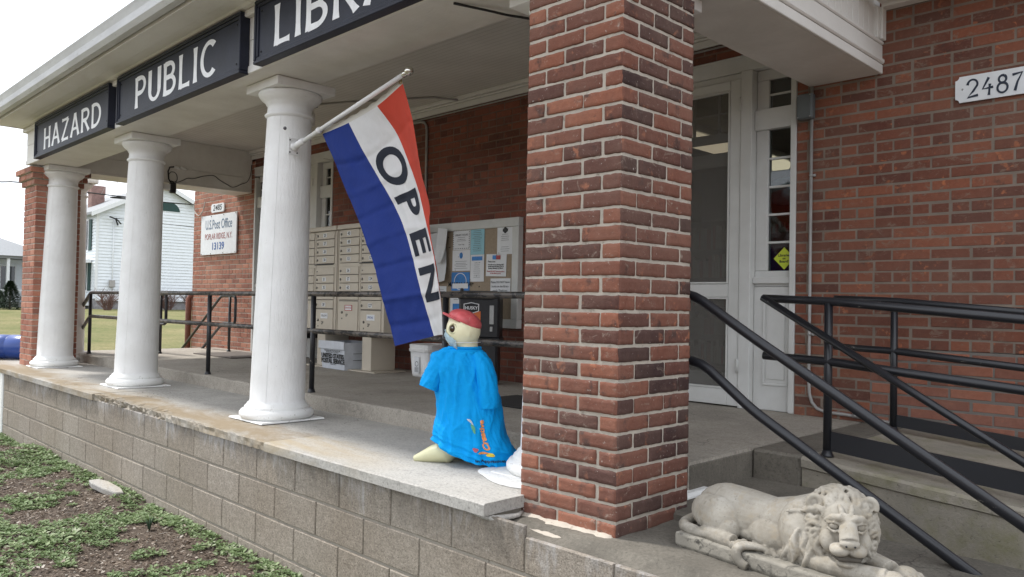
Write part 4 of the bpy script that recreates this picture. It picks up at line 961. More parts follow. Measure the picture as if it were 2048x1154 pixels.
mb = MB(); mb.box(-.05, .0, -.004, -.003, .055, .095); mb.build('banner', 'poster_blue', t); mb = MB(); mb.box(.001, .06, -.004, -.003, .055, .095); mb.build('banner', 'ink_red', t)
t, hw, hh = paper('white sheet reading Please DO NOT leave books at the library', -5.49, -5.217, .90, 1.084)
lines(t, [('Please DO NOT leave', .028, 0, .055, .0004), ('books on the library', .028, 0, .015, .0004), ('porch. Thank you', .028, 0, -.025, .0004)])
t, hw, hh = paper('white sheet with a small blue picture at the bottom of the board', -6.079, -5.79, .70, .93); rules(t, hw, [.08, .06]); mb = MB(); mb.box(-.10, .10, -.004, -.003, -.07, .02); mb.build('picture', 'poster_blue', t)
t, hw, hh = paper('crumpled white flyer folded open at the left of the board', -6.36, -6.11, 1.05, 1.57, tilt=-6, lift=.02, curl=2.2); rules(t, hw, [-.12-.018*k for k in range(6)], .6)
t, hw, hh = paper('loose grey white sheet curling over the crumpled flyer', -6.24, -6.09, 1.25, 1.60, tilt=8, lift=.045, curl=2.6)
t, hw, hh = paper('small white slip at the lower left of the board', -6.30, -6.142, .90, 1.013); rules(t, hw, [.0, .02, -.02])

# black outdoor cabinet with open lid
t = thing('storage_bin', 'tall black plastic bin with orange stickers below the notice board', 'bin')
t.location = (-5.27, 2.60, 0); t.rotation_euler = (0, 0, math.radians(40))
MB().box(-.17, .17, -.14, .16, ZT+.002, .52, b=.02).build('lower_body', 'black_plastic', t)
mb = MB(); mb.box(-.185, .185, -.155, .17, .523, .905, b=.02); mb.box(-.195, .195, -.165, .18, .50, .535, b=.008); mb.build('upper_body', 'black_plastic', t)
M = Matrix.Translation((.0, .16, .93)) @ Matrix.Rotation(math.radians(9), 4, 'X')
MB().box(-.19, .13, -.34, .02, -.0, .028, b=.006, M=M).build('lid', 'black_plastic', t)
MB().box(-.175, -.145, -.16, -.13, .907, .975, b=.006).build('lid_hinge', 'black_plastic', t)
mb = MB(); mb.box(.095, .135, -.162, -.1555, .655, .825, b=.003); mb.box(.10, .125, -.162, -.1555, .59, .635, b=.003); mb.build('latch', 'galvanised', t)
for z, y in ((.60, -.157), (.20, -.142)):
    MB().box(-.10, .015, y-.0015, y+.0015, z, z+.17, b=.001).build('sticker', 'sticker_orange', t)
    mb = MB(); P = [(-.07,-.03), (0,-.055), (.07,-.03), (.07,.035), (0,.05), (-.07,.035)]
    mb.add([(-.07+x, y-.0025, z+.20+q) for x, q in P], [tuple(range(6))]); mb.add([(-.07+x*.88, y-.0035, z+.20+q*.86) for x, q in P], [tuple(range(6))], mi=1); mb.build('badge', ['paper', 'ink_black'], t)
    mb = MB(); text_on(mb, 'HUSKY', .04, (-.07, y-.005, z+.198), offset=.001, sx=.9); mb.build('badge_text', 'paper', t)
# door mats
tag(MB().box(-4.35, -3.45, 1.62, 2.15, ZT+.002, ZT+.014, b=.003).build('door_mat', 'rubber'), 'thin black rubber mat lying on the porch beside the big brick pillar', 'mat')
tag(MB().box(-10.3, -9.2, 2.1, 2.75, ZT+.002, ZT+.012, b=.003).build('door_mat', 'bark'), 'worn brown mat lying before the post office entrance', 'mat')

# ------------------------------------------------------------------ railings
def rail_thing(label, bars, posts, r=.021, m='worn_pipe', pm='black_pipe', plates=(), flanges=True, group=None, cat='railing'):
    t = thing('pipe_railing', label, cat, group)
    for nm, pts in bars:
        P = [Vector(p) for p in pts]; Q = [P[0]]
        for i in range(1, len(P)-1):
            a = (P[i-1]-P[i]); b = (P[i+1]-P[i]); d = min(.05, a.length*.4, b.length*.4)
            Q += [P[i]+a.normalized()*d, P[i]+(a.normalized()+b.normalized())*d*.28, P[i]+b.normalized()*d]
        Q.append(P[-1]); MB().tube(Q, r, 14).build(nm, m, t)
    for x, y, z0, z1 in posts:
        mb = MB(); mb.tube([(x, y, z0), (x, y, z1)], r*.97, 14)
        if flanges: mb.tube([(x, y, z0-.001), (x, y, z0+.006), (x, y, z0+.03)], [r*1.55, r*1.4, r*1.02], 14)
        mb.build('post', pm, t)
    for q in plates: q.build('toe_plate', 'black_plate', t)
    return t
rail_thing('long worn black pipe railing running along the porch floor behind the columns',
    [('top_rail', [(-11.75, 1.02, .40), (-10.90, 1.02, .890), (-2.62, 1.02, .890)]), ('middle_rail', [(-11.75, 1.02, .11), (-10.90, 1.02, .590), (-2.62, 1.02, .600)])],
    [(x, 1.02, ZT, .875) for x in (-10.905, -7.42, -5.53, -3.91)]+[(-2.66, 1.02, ZT, .875)])
for y, lab in ((1.76, 'black stair railing with a looped end, left of the flag column, over the lawn'), (2.70, 'black stair railing with a looped end in front of the post office sign wall')):
    rail_thing(lab, [('top_rail', [(-12.2, y, .01), (-10.80, y, .885), (-10.36, y, .885), (-10.36, y, .50), (-10.74, y, .50), (-11.85, y, -.17)])], [(-10.53, y, ZT, .875)], r=.019, m='black_pipe')
A_ = .82
rail_thing('thick black pipe handrail of the front stairs, crossing behind the stone lion',
    [('top_rail', [(-2.05, A_, .905), (-1.93, A_, .890), (-1.655, A_, .718), (-.30, A_, -.085)]), ('middle_rail', [(-2.05, A_, .60), (-1.89, A_, .588), (-1.64, A_, .400), (-.45, A_, -.285)])],
    [(-2.02, A_, -.04, .90), (-.40, A_, -.95, -.02)], r=.0220, m='black_pipe')
B_ = 1.6
rail_thing('thinner black pipe handrail on the far side of the front stairs',
    [('top_rail', [(-1.985, B_-.035, .897), (-.10, B_-.035, -.195)])], [(-.14, B_-.035, -.9, -.17)], r=.0185, m='black_pipe')
def ramp_rail(label, y, x0, zt, zm, px, xe, tp):
    sl = -.083; f = lambda x, z: z+sl*max(0, x-px)
    pl = MB(); xs = [px+.02, px+2.4]
    vs = [(x, yy, f(x, z)) for x in xs for yy in (y-.006, y+.006) for z in tp]; pl.add(vs, [(0,1,3,2), (4,6,7,5), (0,4,5,1), (2,3,7,6), (0,2,6,4), (1,5,7,3)])
    return rail_thing(label, [('top_rail', [(x0, y, zt+.012), (px, y, zt), (xe, y, f(xe, zt))]), ('middle_rail', [(x0, y, zm+.01), (px, y, zm), (xe, y, f(xe, zm))])],
        [(px, y, ZT-.004, zt-.01), (px+2.45, y, -.35, f(px+2.45, zt)-.01)], r=.0215, m='black_pipe', plates=[pl])
ramp_rail('near black pipe railing of the ramp with a toe plate, on the concrete wall edge', B_+.02, -2.0, .880, .578, -1.655, 1.2, (.135, .232))
ramp_rail('far black pipe railing of the ramp with a toe plate, close to the brick wall', 2.74, -2.09, .900, .595, -1.725, 1.2, (.14, .212))

# ------------------------------------------------------------------ conduits, boxes, lights, cables
t = thing('conduit_pipe', 'thin grey conduit pipe running down the brick wall beside the library door', 'pipe')
Y_ = WY-.022
MB().tube([(-2.347, Y_, 2.37), (-2.347, Y_, .36), (-2.343, Y_, .27), (-2.325, Y_, .21), (-2.29, Y_, .17), (-2.23, Y_, .152), (-2.1, Y_, .150), (-1.75, Y_, .125), (-1.2, Y_, .085), (.6, Y_, -.05)], .011, 10).build('pipe', 'conduit', t)
for z in (1.76, .67): 
    mb = MB(); mb.tube([(-2.347, Y_, z-.008), (-2.347, Y_, z+.008)], .0135, 10); mb.box(-2.347, -2.318, Y_+.004, Y_+.018, z-.008, z+.008); mb.build('strap', 'galvanised', t)
MB().tube([(-2.05, Y_, .1495), (-1.97, Y_, .145)], .0155, 10).build('coupling', 'galvanised', t)
t = thing('junction_box', 'small grey metal junction box at the top of the conduit by the library door', 'box')
mb = MB(); mb.box(-2.432, -2.322, 2.895, 2.955, 2.145, 2.32, b=.01); mb.build('body', 'grey_box', t); MB().box(-2.427, -2.327, 2.888, 2.8945, 2.15, 2.315, b=.004).build('cover', 'grey_box', t)
for x in (-2.42, -2.334):
    for z in (2.158, 2.307): MB().sphere((x, 2.887, z), .006, 1).build('screw', 'galvanised', t)
t = MB().tube([(-6.95, WY-.02, 2.795), (-6.66, WY-.02, 2.785), (-6.60, WY-.02, 2.770), (-6.565, WY-.02, 2.735), (-6.552, WY-.02, 2.68), (-6.548, WY-.02, 1.66)], .014, 10).build('conduit_pipe', 'conduit')
tag(t, 'grey conduit bending down the porch brick wall behind the flag', 'pipe')
t = MB().tube([(-6.95, WY-.018, 2.806), (-5.4, WY-.018, 2.806), (-2.5, WY-.018, 2.806)], .009, 8).build('conduit_pipe', 'conduit'); tag(t, 'thin horizontal pipe just under the white wall moulding of the porch', 'pipe')
t = thing('security_light', 'small white security lamp hanging from the porch ceiling behind the flag column', 'light')
MB().box(-7.50, -7.40, 2.06, 2.14, 2.905, 2.943, b=.005).build('ceiling_box', 'grey_box', t)
mb = MB(); mb.tube([(-7.45, 2.10, 2.905), (-7.45, 2.10, 2.86), (-7.43, 2.08, 2.83)], .012, 8); mb.build('arm', 'white_metal', t)
mb = MB(); mb.tube([(-7.44, 2.09, 2.84), (-7.42, 2.07, 2.80), (-7.39, 2.04, 2.71)], [.03, .045, .05], 14); mb.build('lamp_shade', 'white_metal', t)
MB().tube([(-7.41, 2.10, 2.93), (-6.9, 2.35, 2.93), (-6.2, 2.75, 2.93), (-6.0, 2.90, 2.90)], .010, 8).build('conduit', 'conduit', t)
XX = -10.483
t = thing('flood_light', 'bracketed flood light with white connectors hanging under the left porch beam', 'light')
MB().box(XX-.015, XX+.04, 1.68, 1.86, 2.25, 2.34, b=.01).build('lamp_body', 'white_metal', t); MB().box(XX-.01, XX+.05, 1.80, 1.88, 2.22, 2.36, b=.012).build('bracket', 'black_plastic', t)
MB().tube([(XX+.045, 1.70, 2.29), (XX+.08, 1.55, 2.30)], .03, 12).build('lamp_head', 'white_metal', t)
for y in (1.86, 1.95): MB().tube([(XX, y, 2.575), (XX, y+.075, 2.565)], .016, 10).build('connector', 'white_plastic', t)
t = MB().tube([(XX, 1.86, 2.575), (XX+.01, 1.80, 2.56), (XX+.02, 1.775, 2.50), (XX+.01, 1.79, 2.40), (XX+.02, 1.83, 2.34)], .009, 8).build('power_cable', 'cable_black'); tag(t, 'thick black cable looping down to the flood light on the left beam', 'cable')
P = [(1.79, 2.46), (1.82, 2.50), (1.87, 2.50), (1.90, 2.46), (1.90, 2.40), (1.86, 2.37), (1.82, 2.385), (1.90, 2.375), (1.98, 2.41), (2.04, 2.445), (2.12, 2.45), (2.25, 2.50), (2.36, 2.525), (2.42, 2.52), (2.48, 2.48), (2.60, 2.425), (2.68, 2.40), (2.80, 2.46), (2.88, 2.50), (2.93, 2.60), (2.945, 2.75)]
t = MB().tube([tuple([XX]+list(catmull([(y, z) for y, z in P], k/90))) for k in range(91)], .0045, 6).build('loose_cable', 'cable_black'); tag(t, 'thin loose cable sagging along the left porch beam', 'cable')
t = MB().tube([tuple(catmull([(-12.35, 2.93, 2.36), (-12.3, 2.92, 2.22), (-12.15, 2.92, 2.14), (-12.0, 2.92, 2.20), (-11.95, 2.93, 2.34)], k/24)) for k in range(25)], .008, 6).build('cable_loop', 'cable_grey'); tag(t, 'pale cable loop on the upper corner of the left brick wall', 'cable')
t = MB().tube([tuple(catmull([(-3.05, .30, 2.372), (-2.96, .45, 2.355), (-2.90, .60, 2.350), (-2.80, .75, 2.36), (-2.6, 1.0, 2.50)], k/24)) for k in range(25)], .007, 8).build('beam_cable', 'cable_black'); tag(t, 'black cable under the front beam close to the brick pillar', 'cable')
t = MB().tube([tuple(catmull([(-8.6, 2.955, 2.62), (-8.3, 2.955, 2.57), (-8.0, 2.955, 2.62), (-7.4, 2.955, 2.72)], k/24)) for k in range(25)], .005, 6).build('wall_cable', 'cable_grey'); tag(t, 'thin cable sagging across the wall above the post office entrance', 'cable')
t = MB().tube([(-12.455, 2.93, -.6), (-12.455, 2.93, .83), (-12.44, 2.95, .875), (-12.40, 3.0, .885)], .045, 12).build('down_pipe', 'rusty_red'); tag(t, 'rusty red down pipe at the left corner of the post office wall', 'pipe')

# ------------------------------------------------------------------ flag pole and flag
t = thing('flagpole', 'white flagpole with a silver ball tip angled out from the near column', 'flagpole')
b0 = Vector((-4.905, .465, 1.900)); tip = Vector((-3.715, .49, 2.175)); dd = (tip-b0).normalized()
mb = MB(); mb.box(-4.928, -4.918, .425, .505, 1.845, 1.96, b=.003); mb.tube([b0+Vector((-.01, 0, 0)), b0+dd*.02], .030, 14); mb.tube([b0-dd*.005, b0+dd*.12], .022, 14); mb.build('bracket', 'white_metal', t)
for y, z in ((.437, 1.86), (.493, 1.86), (.437, 1.945), (.493, 1.945)): MB().sphere((-4.9165, y, z), .006, 1).build('screw', 'ink_black', t)
mb = MB(); mb.tube([b0+dd*.10, tip], .0145, 14); mb.tube([b0+dd*.30, b0+dd*.325], .021, 14); mb.build('pole', 'white_metal', t)
mb = MB(); mb.tube([tip, tip+dd*.03], .019, 14); mb.sphere(tip+dd*.055, .028, 3); mb.build('ball_tip', 'chrome', t)
mb = MB(); mb.sphere((-4.925, .40, 2.02), .012, 2); mb.build('bolt_hole', 'ink_grey', t)
ft = thing('flag', 'blue white and red flag reading OPEN hanging from the flagpole', 'flag')
FT = [[(-4.604,.50,1.951),(-4.311,.511,1.985),(-4.029,.530,2.050),(-3.751,.515,2.134)],
 [(-4.468,.507,1.764),(-4.178,.531,1.795),(-3.902,.583,1.880),(-3.628,.488,1.926)],
 [(-4.330,.502,1.579),(-4.045,.552,1.626),(-3.760,.570,1.692),(-3.501,.434,1.721)],
 [(-4.172,.482,1.398),(-3.895,.556,1.459),(-3.606,.529,1.504),(-3.363,.367,1.524)],
 [(-4.021,.456,1.224),(-3.747,.538,1.291),(-3.463,.472,1.320),(-3.30,.375,1.345)],
 [(-3.896,.437,1.057),(-3.617,.503,1.121),(-3.337,.422,1.148),(-3.47,.50,1.20)],
 [(-3.809,.432,.895),(-3.529,.489,.959),(-3.312,.445,.991),(-3.53,.60,1.038)],
 [(-3.742,.439,.737),(-3.461,.492,.802),(-3.265,.440,.829),(-3.55,.61,.856)],
 [(-3.678,.446,.582),(-3.398,.504,.650),(-3.236,.429,.669),(-3.56,.60,.690)]]
def flagP(u, v):                    # u 0..3 across the stripes, v 0..1 down the fly
    cols = [catmull([r[c] for r in FT], v) for c in range(4)]
    p = catmull(cols, u/3); q = Vector((u*1.3, v*6, 0))
    d = .014*noise.noise(q*1.2)+.008*noise.noise(Vector((u*5+v*2, v*9, 3)))+.006*(1-abs(noise.noise(Vector((u*2.2-v*6, v*7+u*1.5, 8))))*3)
    for k, vc in enumerate((.15, .285, .405, .53, .66, .80, .91)):      # fold creases across the blue and white
        e = (v-vc-.012*math.sin(u*2+k))*70
        if abs(e) < 3: d += .014*math.exp(-e*e)*(1 if k % 2 else -1)
    d += .012*math.sin(u*5.5+v*2.0)*max(0, u-1.9)*(1-v)
    d *= min(1, v*14+.1)
    return Vector(p)+Vector((.70, -.71, .0))*d
def flag_part(name, m, u0, u1, v0=0.0, v1=1.0, nu=26, nv=150, off=0.0):
    mb = MB(); vs = [flagP(u0+(u1-u0)*i/nu, v0+(v1-v0)*j/nv) for j in range(nv+1) for i in range(nu+1)]
    W = nu+1; mb.add([v[:] for v in vs], [(j*W+i, j*W+i+1, (j+1)*W+i+1, (j+1)*W+i) for j in range(nv) for i in range(nu)], smooth=True)
    return mb.build(name, m, ft)
flag_part('blue_stripe', 'flag_blue', 0, 1); flag_part('white_stripe', 'flag_white', 1, 2); flag_part('red_stripe', 'flag_red', 2, 3, 0, .90)
mb = MB(); n = 60; vs = []
for i in range(n+1):
    p = flagP(3*i/n, 0); vs += [p[:], (p+Vector((-.012, 0, .034+.004*math.sin(i*.9))))[:]]
mb.add(vs, [(2*i, 2*i+2, 2*i+3, 2*i+1) for i in range(n)], smooth=True); mb.build('header', 'flag_header', ft)
for u_ in (.06, 2.94):
    p = flagP(u_, 0)+Vector((-.006, -.003, .016)); mb = MB(); mb.tube([p+Vector((.012*math.cos(a), -.004, .012*math.sin(a))) for a in [2*PI*k/12 for k in range(13)]], .003, 6); mb.tube([p, p+Vector((0, 0, .012)), p+Vector((.01, 0, .05))], .0025, 6); mb.build('grommet', 'brass', ft)
def flag_letter(ch, vc):
    vs, fs = text_poly(ch, .318, .010, 'CENTER', 1.04, 0, .012, 8); xs = [p[0] for p in vs]; ys = [p[1] for p in vs]; cx, cy = (min(xs)+max(xs))/2, (min(ys)+max(ys))/2; out = []
    for p in vs:
        v = vc+(p[0]-cx)/1.50; u = 1.5+(p[1]-cy)/.30
        a = flagP(u, v); nrm = (flagP(u+.02, v)-a).cross(flagP(u, v+.01)-a).normalized()
        if nrm.y > 0: nrm = -nrm
        out.append((a+nrm*.0022)[:])
    mb = MB(); mb.add(out, fs, smooth=True); mb.build('letter', 'flag_black', ft)
for ch, vc in (('O', .245), ('P', .425), ('E', .595), ('N', .775)): flag_letter(ch, vc)

# ------------------------------------------------------------------ plastic figure in a blue shirt
fg = thing('plastic_figure', 'cream plastic child figure in blue shirt, red cap and face mask', 'figure', loc=(0, 0, 0))
RV = Vector((.7092, .705, 0)).normalized(); NV = Vector((.705, -.709, 0))
HC = Vector((-3.112, .468, .690))
def blob(name, mb, m, parent, vox=.006, smooth=8, disp=0, dsc=.05):
    o = mb.build(name, m, parent)
    md = o.modifiers.new('remesh', 'REMESH'); md.mode = 'VOXEL'; md.voxel_size = vox; md.use_smooth_shade = True
    ms = o.modifiers.new('smooth', 'SMOOTH'); ms.iterations = smooth; ms.factor = .5
    bpy.context.view_layer.update(); dg = bpy.context.evaluated_depsgraph_get(); me = bpy.data.meshes.new_from_object(o.evaluated_get(dg))
    o.modifiers.clear(); o.data = me
    me.polygons.foreach_set('use_smooth', [True]*len(me.polygons))
    if not me.materials: me.materials.append(MATS[m])
    return o
RM = Matrix((( RV.x, -NV.x, 0), (RV.y, -NV.y, 0), (0, 0, 1)))      # local x = camera right, y = away, z = up
L2W = lambda x, y, z: HC+RM @ Vector((x, y, z))
mb = MB()
mb.sphere(L2W(0, 0, .005), (.092, .092, .100), 3, RM.to_4x4()); mb.sphere(L2W(-.012, 0, -.02), (.082, .078, .085), 3, RM.to_4x4())
mb.tube([L2W(.015, 0, -.06), L2W(.02, 0, -.13), L2W(.02, 0, -.2)], [.062, .062, .085], 20)
mb.tube([L2W(.0, 0, -.085), L2W(.022, 0, -.092), L2W(.045, 0, -.088)], [.05, .065, .05], 16)
mb.sphere(L2W(-.088, -.0, -.02), (.016, .014, .014), 2, RM.to_4x4())
mb.sphere(L2W(.03, -.075, -.01), (.018, .012, .026), 2, RM.to_4x4())
blob('head', mb, 'toy_cream', fg, .005, 10)
# cap: shell over the crown, tilted back, with a brim pointing left
mb = MB(); n1, n2 = 40, 16; vs = []
tilt = Matrix.Rotation(math.radians(24), 3, 'Y')
for j in range(n2+1):
    ph = j/n2*PI/2
    for i in range(n1):
        a = 2*PI*i/n1; rr = 1+(.02*math.cos(a*6)*math.sin(ph*2))*.4
        p = Vector((math.cos(a)*math.cos(ph)*.093*rr, math.sin(a)*math.cos(ph)*.093*rr, math.sin(ph)*.056)); p = tilt @ p; vs.append(L2W(p.x+.008, p.y, p.z+.052)[:])
for i in range(n1): a = 2*PI*i/n1; p = tilt @ Vector((math.cos(a)*.089, math.sin(a)*.089, -.010)); vs.append(L2W(p.x+.008, p.y, p.z+.052)[:])
F = [(j*n1+i, j*n1+(i+1) % n1, (j+1)*n1+(i+1) % n1, (j+1)*n1+i) for j in range(n2) for i in range(n1)]
o_ = (n2+1)*n1; F += [(o_+i, o_+(i+1) % n1, (i+1) % n1, i) for i in range(n1)]
mb.add(vs, F, smooth=True)
br = []; nb = 24
for k in range(nb+1):
    a = math.radians(105+150*k/nb)
    for r_, z_ in ((.085, 0), (.135, -.006)):
        rr = r_ if r_ < .1 else .088+.040*math.sin(PI*k/nb)
        p = tilt @ Vector((math.cos(a)*rr, math.sin(a)*rr, z_ if r_ > .1 else -.002)); br.append(L2W(p.x+.008, p.y, p.z+.052))
mb.add([v[:] for v in br]+[(v-Vector((0, 0, .010)))[:] for v in br], [(2*k, 2*k+1, 2*k+3, 2*k+2) for k in range(nb)]+[(2*nb+2+2*k+2, 2*nb+2+2*k+3, 2*nb+2+2*k+1, 2*nb+2+2*k) for k in range(nb)]+[(2*k+1, 2*nb+2+2*k+1, 2*nb+2+2*k+3, 2*k+3) for k in range(nb)], smooth=True)
mb.build('cap', 'cap_red', fg)
# eye on the near side, with a moulded ring
ey = L2W(-.050, -.076, .012)
mb = MB(); pts = [ey+RM @ Vector((.021*math.cos(a), .002+.014*math.cos(a)*-.5, .025*math.sin(a))) for a in [2*PI*k/20 for k in range(21)]]; mb.tube(pts, .004, 6); mb.build('eye_ring', 'toy_cream_foot', fg)
mb = MB(); mb.sphere(ey+RM @ Vector((.0, .006, 0)), (.018, .014, .021), 2, RM.to_4x4()); e_ = mb.build('eye', 'eye_brown', fg); MB().sphere(ey+RM @ Vector((-.003, -.008, .006)), .003, 1).build('eye_glint', 'paper', e_)
# face mask: crumpled cloth over the mouth, with its ear cord
mb = MB(); n1, n2 = 14, 10; vs = []
for j in range(n2+1):
    for i in range(n1+1):
        u, v = i/n1, j/n2; a = math.radians(186+62*u); zz = .012-.055*u-.052*v+.006*math.sin(v*9); R_ = .094+.008*math.sin(PI*u)*math.sin(PI*v)
        if zz < -.02: R_ -= (-.02-zz)*.35
        R_ += .0035*noise.noise(Vector((u*7, v*9, 4)))*2
        vs.append(L2W(math.cos(a)*R_, math.sin(a)*R_, zz-.006)[:])
W = n1+1; mb.add(vs, [(j*W+i, j*W+i+1, (j+1)*W+i+1, (j+1)*W+i) for j in range(n2) for i in range(n1)], smooth=True)
mk = mb.build('face_mask', 'mask_blue', fg); md = mk.modifiers.new('solid', 'SOLIDIFY'); md.thickness = .002
mb = MB(); mb.tube([L2W(math.cos(a)*.0965, math.sin(a)*.0935, -.058) for a in [math.radians(248+k*7) for k in range(15)]], .0015, 5); mb.build('mask_cord', 'paper', mk)
# feet
def foot(name, a, b, c, wid):
    mb = MB(); a, b, c = Vector(a), Vector(b), Vector(c)
    mb.tube([a+Vector((0,0,.012)), a.lerp(b, .25)+Vector((0,0,.022)), a.lerp(b, .6)+Vector((0,0,.040)), b+Vector((0,0,.05)), c], [.016, .030, .048, .062, .058], 18, flat=.95)
    mb.box(-1,1,-1,1,-1,1) if False else None
    return blob(name, mb, 'toy_cream_foot', fg, .006, 6)
foot('foot', (-3.288, .292, .0), (-3.16, .40, .0), (-3.10, .45, .12), .05)
mb = MB(); mb.tube([(-3.20, .49, .03), (-3.14, .50, .045), (-3.08, .52, .12)], [.030, .042, .05], 16); blob('foot', mb, 'toy_cream_foot', fg, .006, 6)
# shirt
RG = [((-3.161,.419,.604), (-3.053,.527,.606), .058), ((-3.176,.404,.592), (-3.040,.543,.590), .072), ((-3.226,.355,.570), (-3.022,.558,.566), .098), ((-3.233,.348,.512), (-2.998,.581,.508), .120), ((-3.222,.359,.427), (-2.984,.595,.434), .130),
      ((-3.209,.371,.322), (-2.968,.611,.342), .138), ((-3.208,.373,.230), (-2.961,.618,.250), .150), ((-3.219,.362,.190), (-2.945,.634,.158), .165), ((-3.222,.359,.150), (-2.914,.665,.085), .175), ((-3.214,.367,.137), (-2.902,.677,.030), .172), ((-3.17,.41,.125), (-2.915,.66,.012), .14), ((-3.12,.45,.12), (-2.95,.62,.012), .08)]
def ridg(p): return (1-abs(noise.noise(p))*2.2)
def shirtP(th, k, wr=1.0):
    L = Vector(catmull([r[0] for r in RG], k)); R = Vector(catmull([r[1] for r in RG], k)); b = float(catmull([(r[2],) for r in RG], k)[0])
    c = (L+R)/2; a = (R-L)/2; cs, sn = math.cos(th), math.sin(th); e = 2/2.35
    p = c+a*(abs(cs)**e*(1 if cs > 0 else -1))+NV*b*(abs(sn)**e*(1 if sn > 0 else -1))
    low = smoothstep((k-.62)/.2); p.z -= .055*low*max(0, sn)*(1-smoothstep((k-.80)/.12)*.3) if k > .6 else 0
    if wr:
        kk = smoothstep((k-.08)/.1)
        x = (p-c).dot(RV)
        d = .011*ridg(Vector((x*24+k*4.0, k*3.6, sn*1.2)))+.006*noise.noise(Vector((x*9, k*5, 3)))*(1-low)+.0038*ridg(Vector((x*52-k*9, k*7, 2)))*(1-.4*low)
        d += low*.011*ridg(Vector((x*3.5+2, p.z*34+x*12, 7)))+.003*noise.noise(Vector((x*60, k*30, 1)))
        p += (p-c).normalized()*(d-.010)*kk*wr
    p.z = max(p.z, .007)
    return p
n1, n2 = 230, 250; mb = MB(); vs = [shirtP(2*PI*i/n1, j/n2)[:] for j in range(n2+1) for i in range(n1)]
mb.add(vs, [(j*n1+i, (j+1)*n1+i, (j+1)*n1+(i+1) % n1, j*n1+(i+1) % n1) for j in range(n2) for i in range(n1)]+[tuple(n2*n1+i for i in range(n1))], smooth=True)
def sleeve(P, n=48, m_=40, sd=0):
    vs = []
    for j in range(m_+1):
        t = j/m_; c = Vector(catmull([p[0] for p in P], t)); a = float(catmull([(p[1],) for p in P], t)[0]); b = float(catmull([(p[2],) for p in P], t)[0])
        c2 = Vector(catmull([p[0] for p in P], min(1, t+.02))); c1 = Vector(catmull([p[0] for p in P], max(0, t-.02))); ax = (c2-c1).normalized(); u = NV.cross(ax).normalized(); v = ax.cross(u)
        for i in range(n):
            th = 2*PI*i/n; d = .006*ridg(Vector((math.cos(th)*2+sd, t*2.5, math.sin(th)*2)))+.003*ridg(Vector((math.cos(th)*5, t*8, math.sin(th)*5+sd)))
            vs.append((c+u*math.cos(th)*(a+d)+v*math.sin(th)*(b+d))[:])
    # fold the hem back inside so that the opening reads as a cuff
    c = Vector(P[-1][0]); last = vs[-n:]; c3 = Vector(catmull([p[0] for p in P], .75))
    vs += [(Vector(q)*.86+c*.14)[:] for q in last]; vs += [(Vector(q)*.72+c3*.28)[:] for q in last]
    mb.add(vs, [(j*n+i, j*n+(i+1) % n, (j+1)*n+(i+1) % n, (j+1)*n+i) for j in range(m_+2) for i in range(n)]+[tuple((m_+2)*n+i for i in range(n))], smooth=True)
W_ = lambda x, y, z: (HC+RM @ Vector((x, y, z)))[:]
sleeve([(W_(-.02, -.0, -.125), .045, .05), (W_(-.085, -.02, -.145), .050, .058), (W_(-.128, -.03, -.20), .052, .060), (W_(-.155, -.035, -.262), .052, .058), (W_(-.172, -.04, -.305), .050, .052)])
sleeve([(W_(.085, -.05, -.13), .035, .05), (W_(.115, -.085, -.19), .045, .055), (W_(.135, -.10, -.27), .048, .055), (W_(.142, -.10, -.34), .048, .052), (W_(.145, -.095, -.385), .046, .048)], sd=5)
sh = mb.build('shirt', 'shirt_blue', fg)
mb = MB(); mb.tube([shirtP(2*PI*i/40, .045, 0)+Vector((0, 0, .002)) for i in range(41)], .0075, 8); mb.build('collar', 'shirt_blue', sh)
def on_shirt(x, z, off=.004):       # x across (0 centre .. 1 right edge), z = metres above the ledge
    lo, hi = .1, .93; th = math.acos(max(-.99, min(.99, x)))
    for _ in range(22):
        m_ = (lo+hi)/2
        if shirtP(th, m_, 1).z > z: lo = m_
        else: hi = m_
    p = shirtP(th, lo, 1); c = shirtP(th, lo, 0); return p+NV*off
vs, fs = text_poly('Creative', .070, .003, 'LEFT', 1.0, .1, .006, 4)
mb = MB(); mb.add([on_shirt(.36-p[1]/.34, .090+p[0]*.62, .006)[:] for p in vs], fs, smooth=True); mb.build('print_word', 'print_orange', sh)
def patch(name, m, cx, cz, rx, rz, rot=0, wob=.15, off=.0045):
    n = 22; P = []
    for k in range(n): a = 2*PI*k/n; r = 1+wob*math.sin(3*a+cx*9); x, z = math.cos(a)*rx*r, math.sin(a)*rz*r; c, s_ = math.cos(rot), math.sin(rot); P.append((cx+(x*c-z*s_), cz+(x*s_+z*c)*.145))
    mb = MB(); mb.add([on_shirt(cx, cz, off)[:]]+[on_shirt(x, z, off)[:] for x, z in P], [(0, 1+k, 1+(k+1) % n) for k in range(n)]); mb.build(name, m, sh)
patch('print_palette', 'print_yellow', .40, .068, .10, .06); patch('print_swoosh', 'print_orange', .26, .078, .15, .035, -.1, off=.0035)
patch('print_figure', 'print_green', .12, .200, .04, .16, .2, off=.005); patch('print_figure', 'flag_white', .06, .235, .028, .12, .5, off=.0055); patch('print_pot', 'print_red', .08, .095, .055, .07, off=.005)
vs, fs = text_poly('in Apprentices', .020, .0006, 'CENTER', 1.0, 0, .01, 2); mb = MB(); mb.add([on_shirt(.38+p[0]/.17, .038+p[1]-p[0]*.05, .006)[:] for p in vs], fs); mb.build('print_line', 'ink_navy', sh)

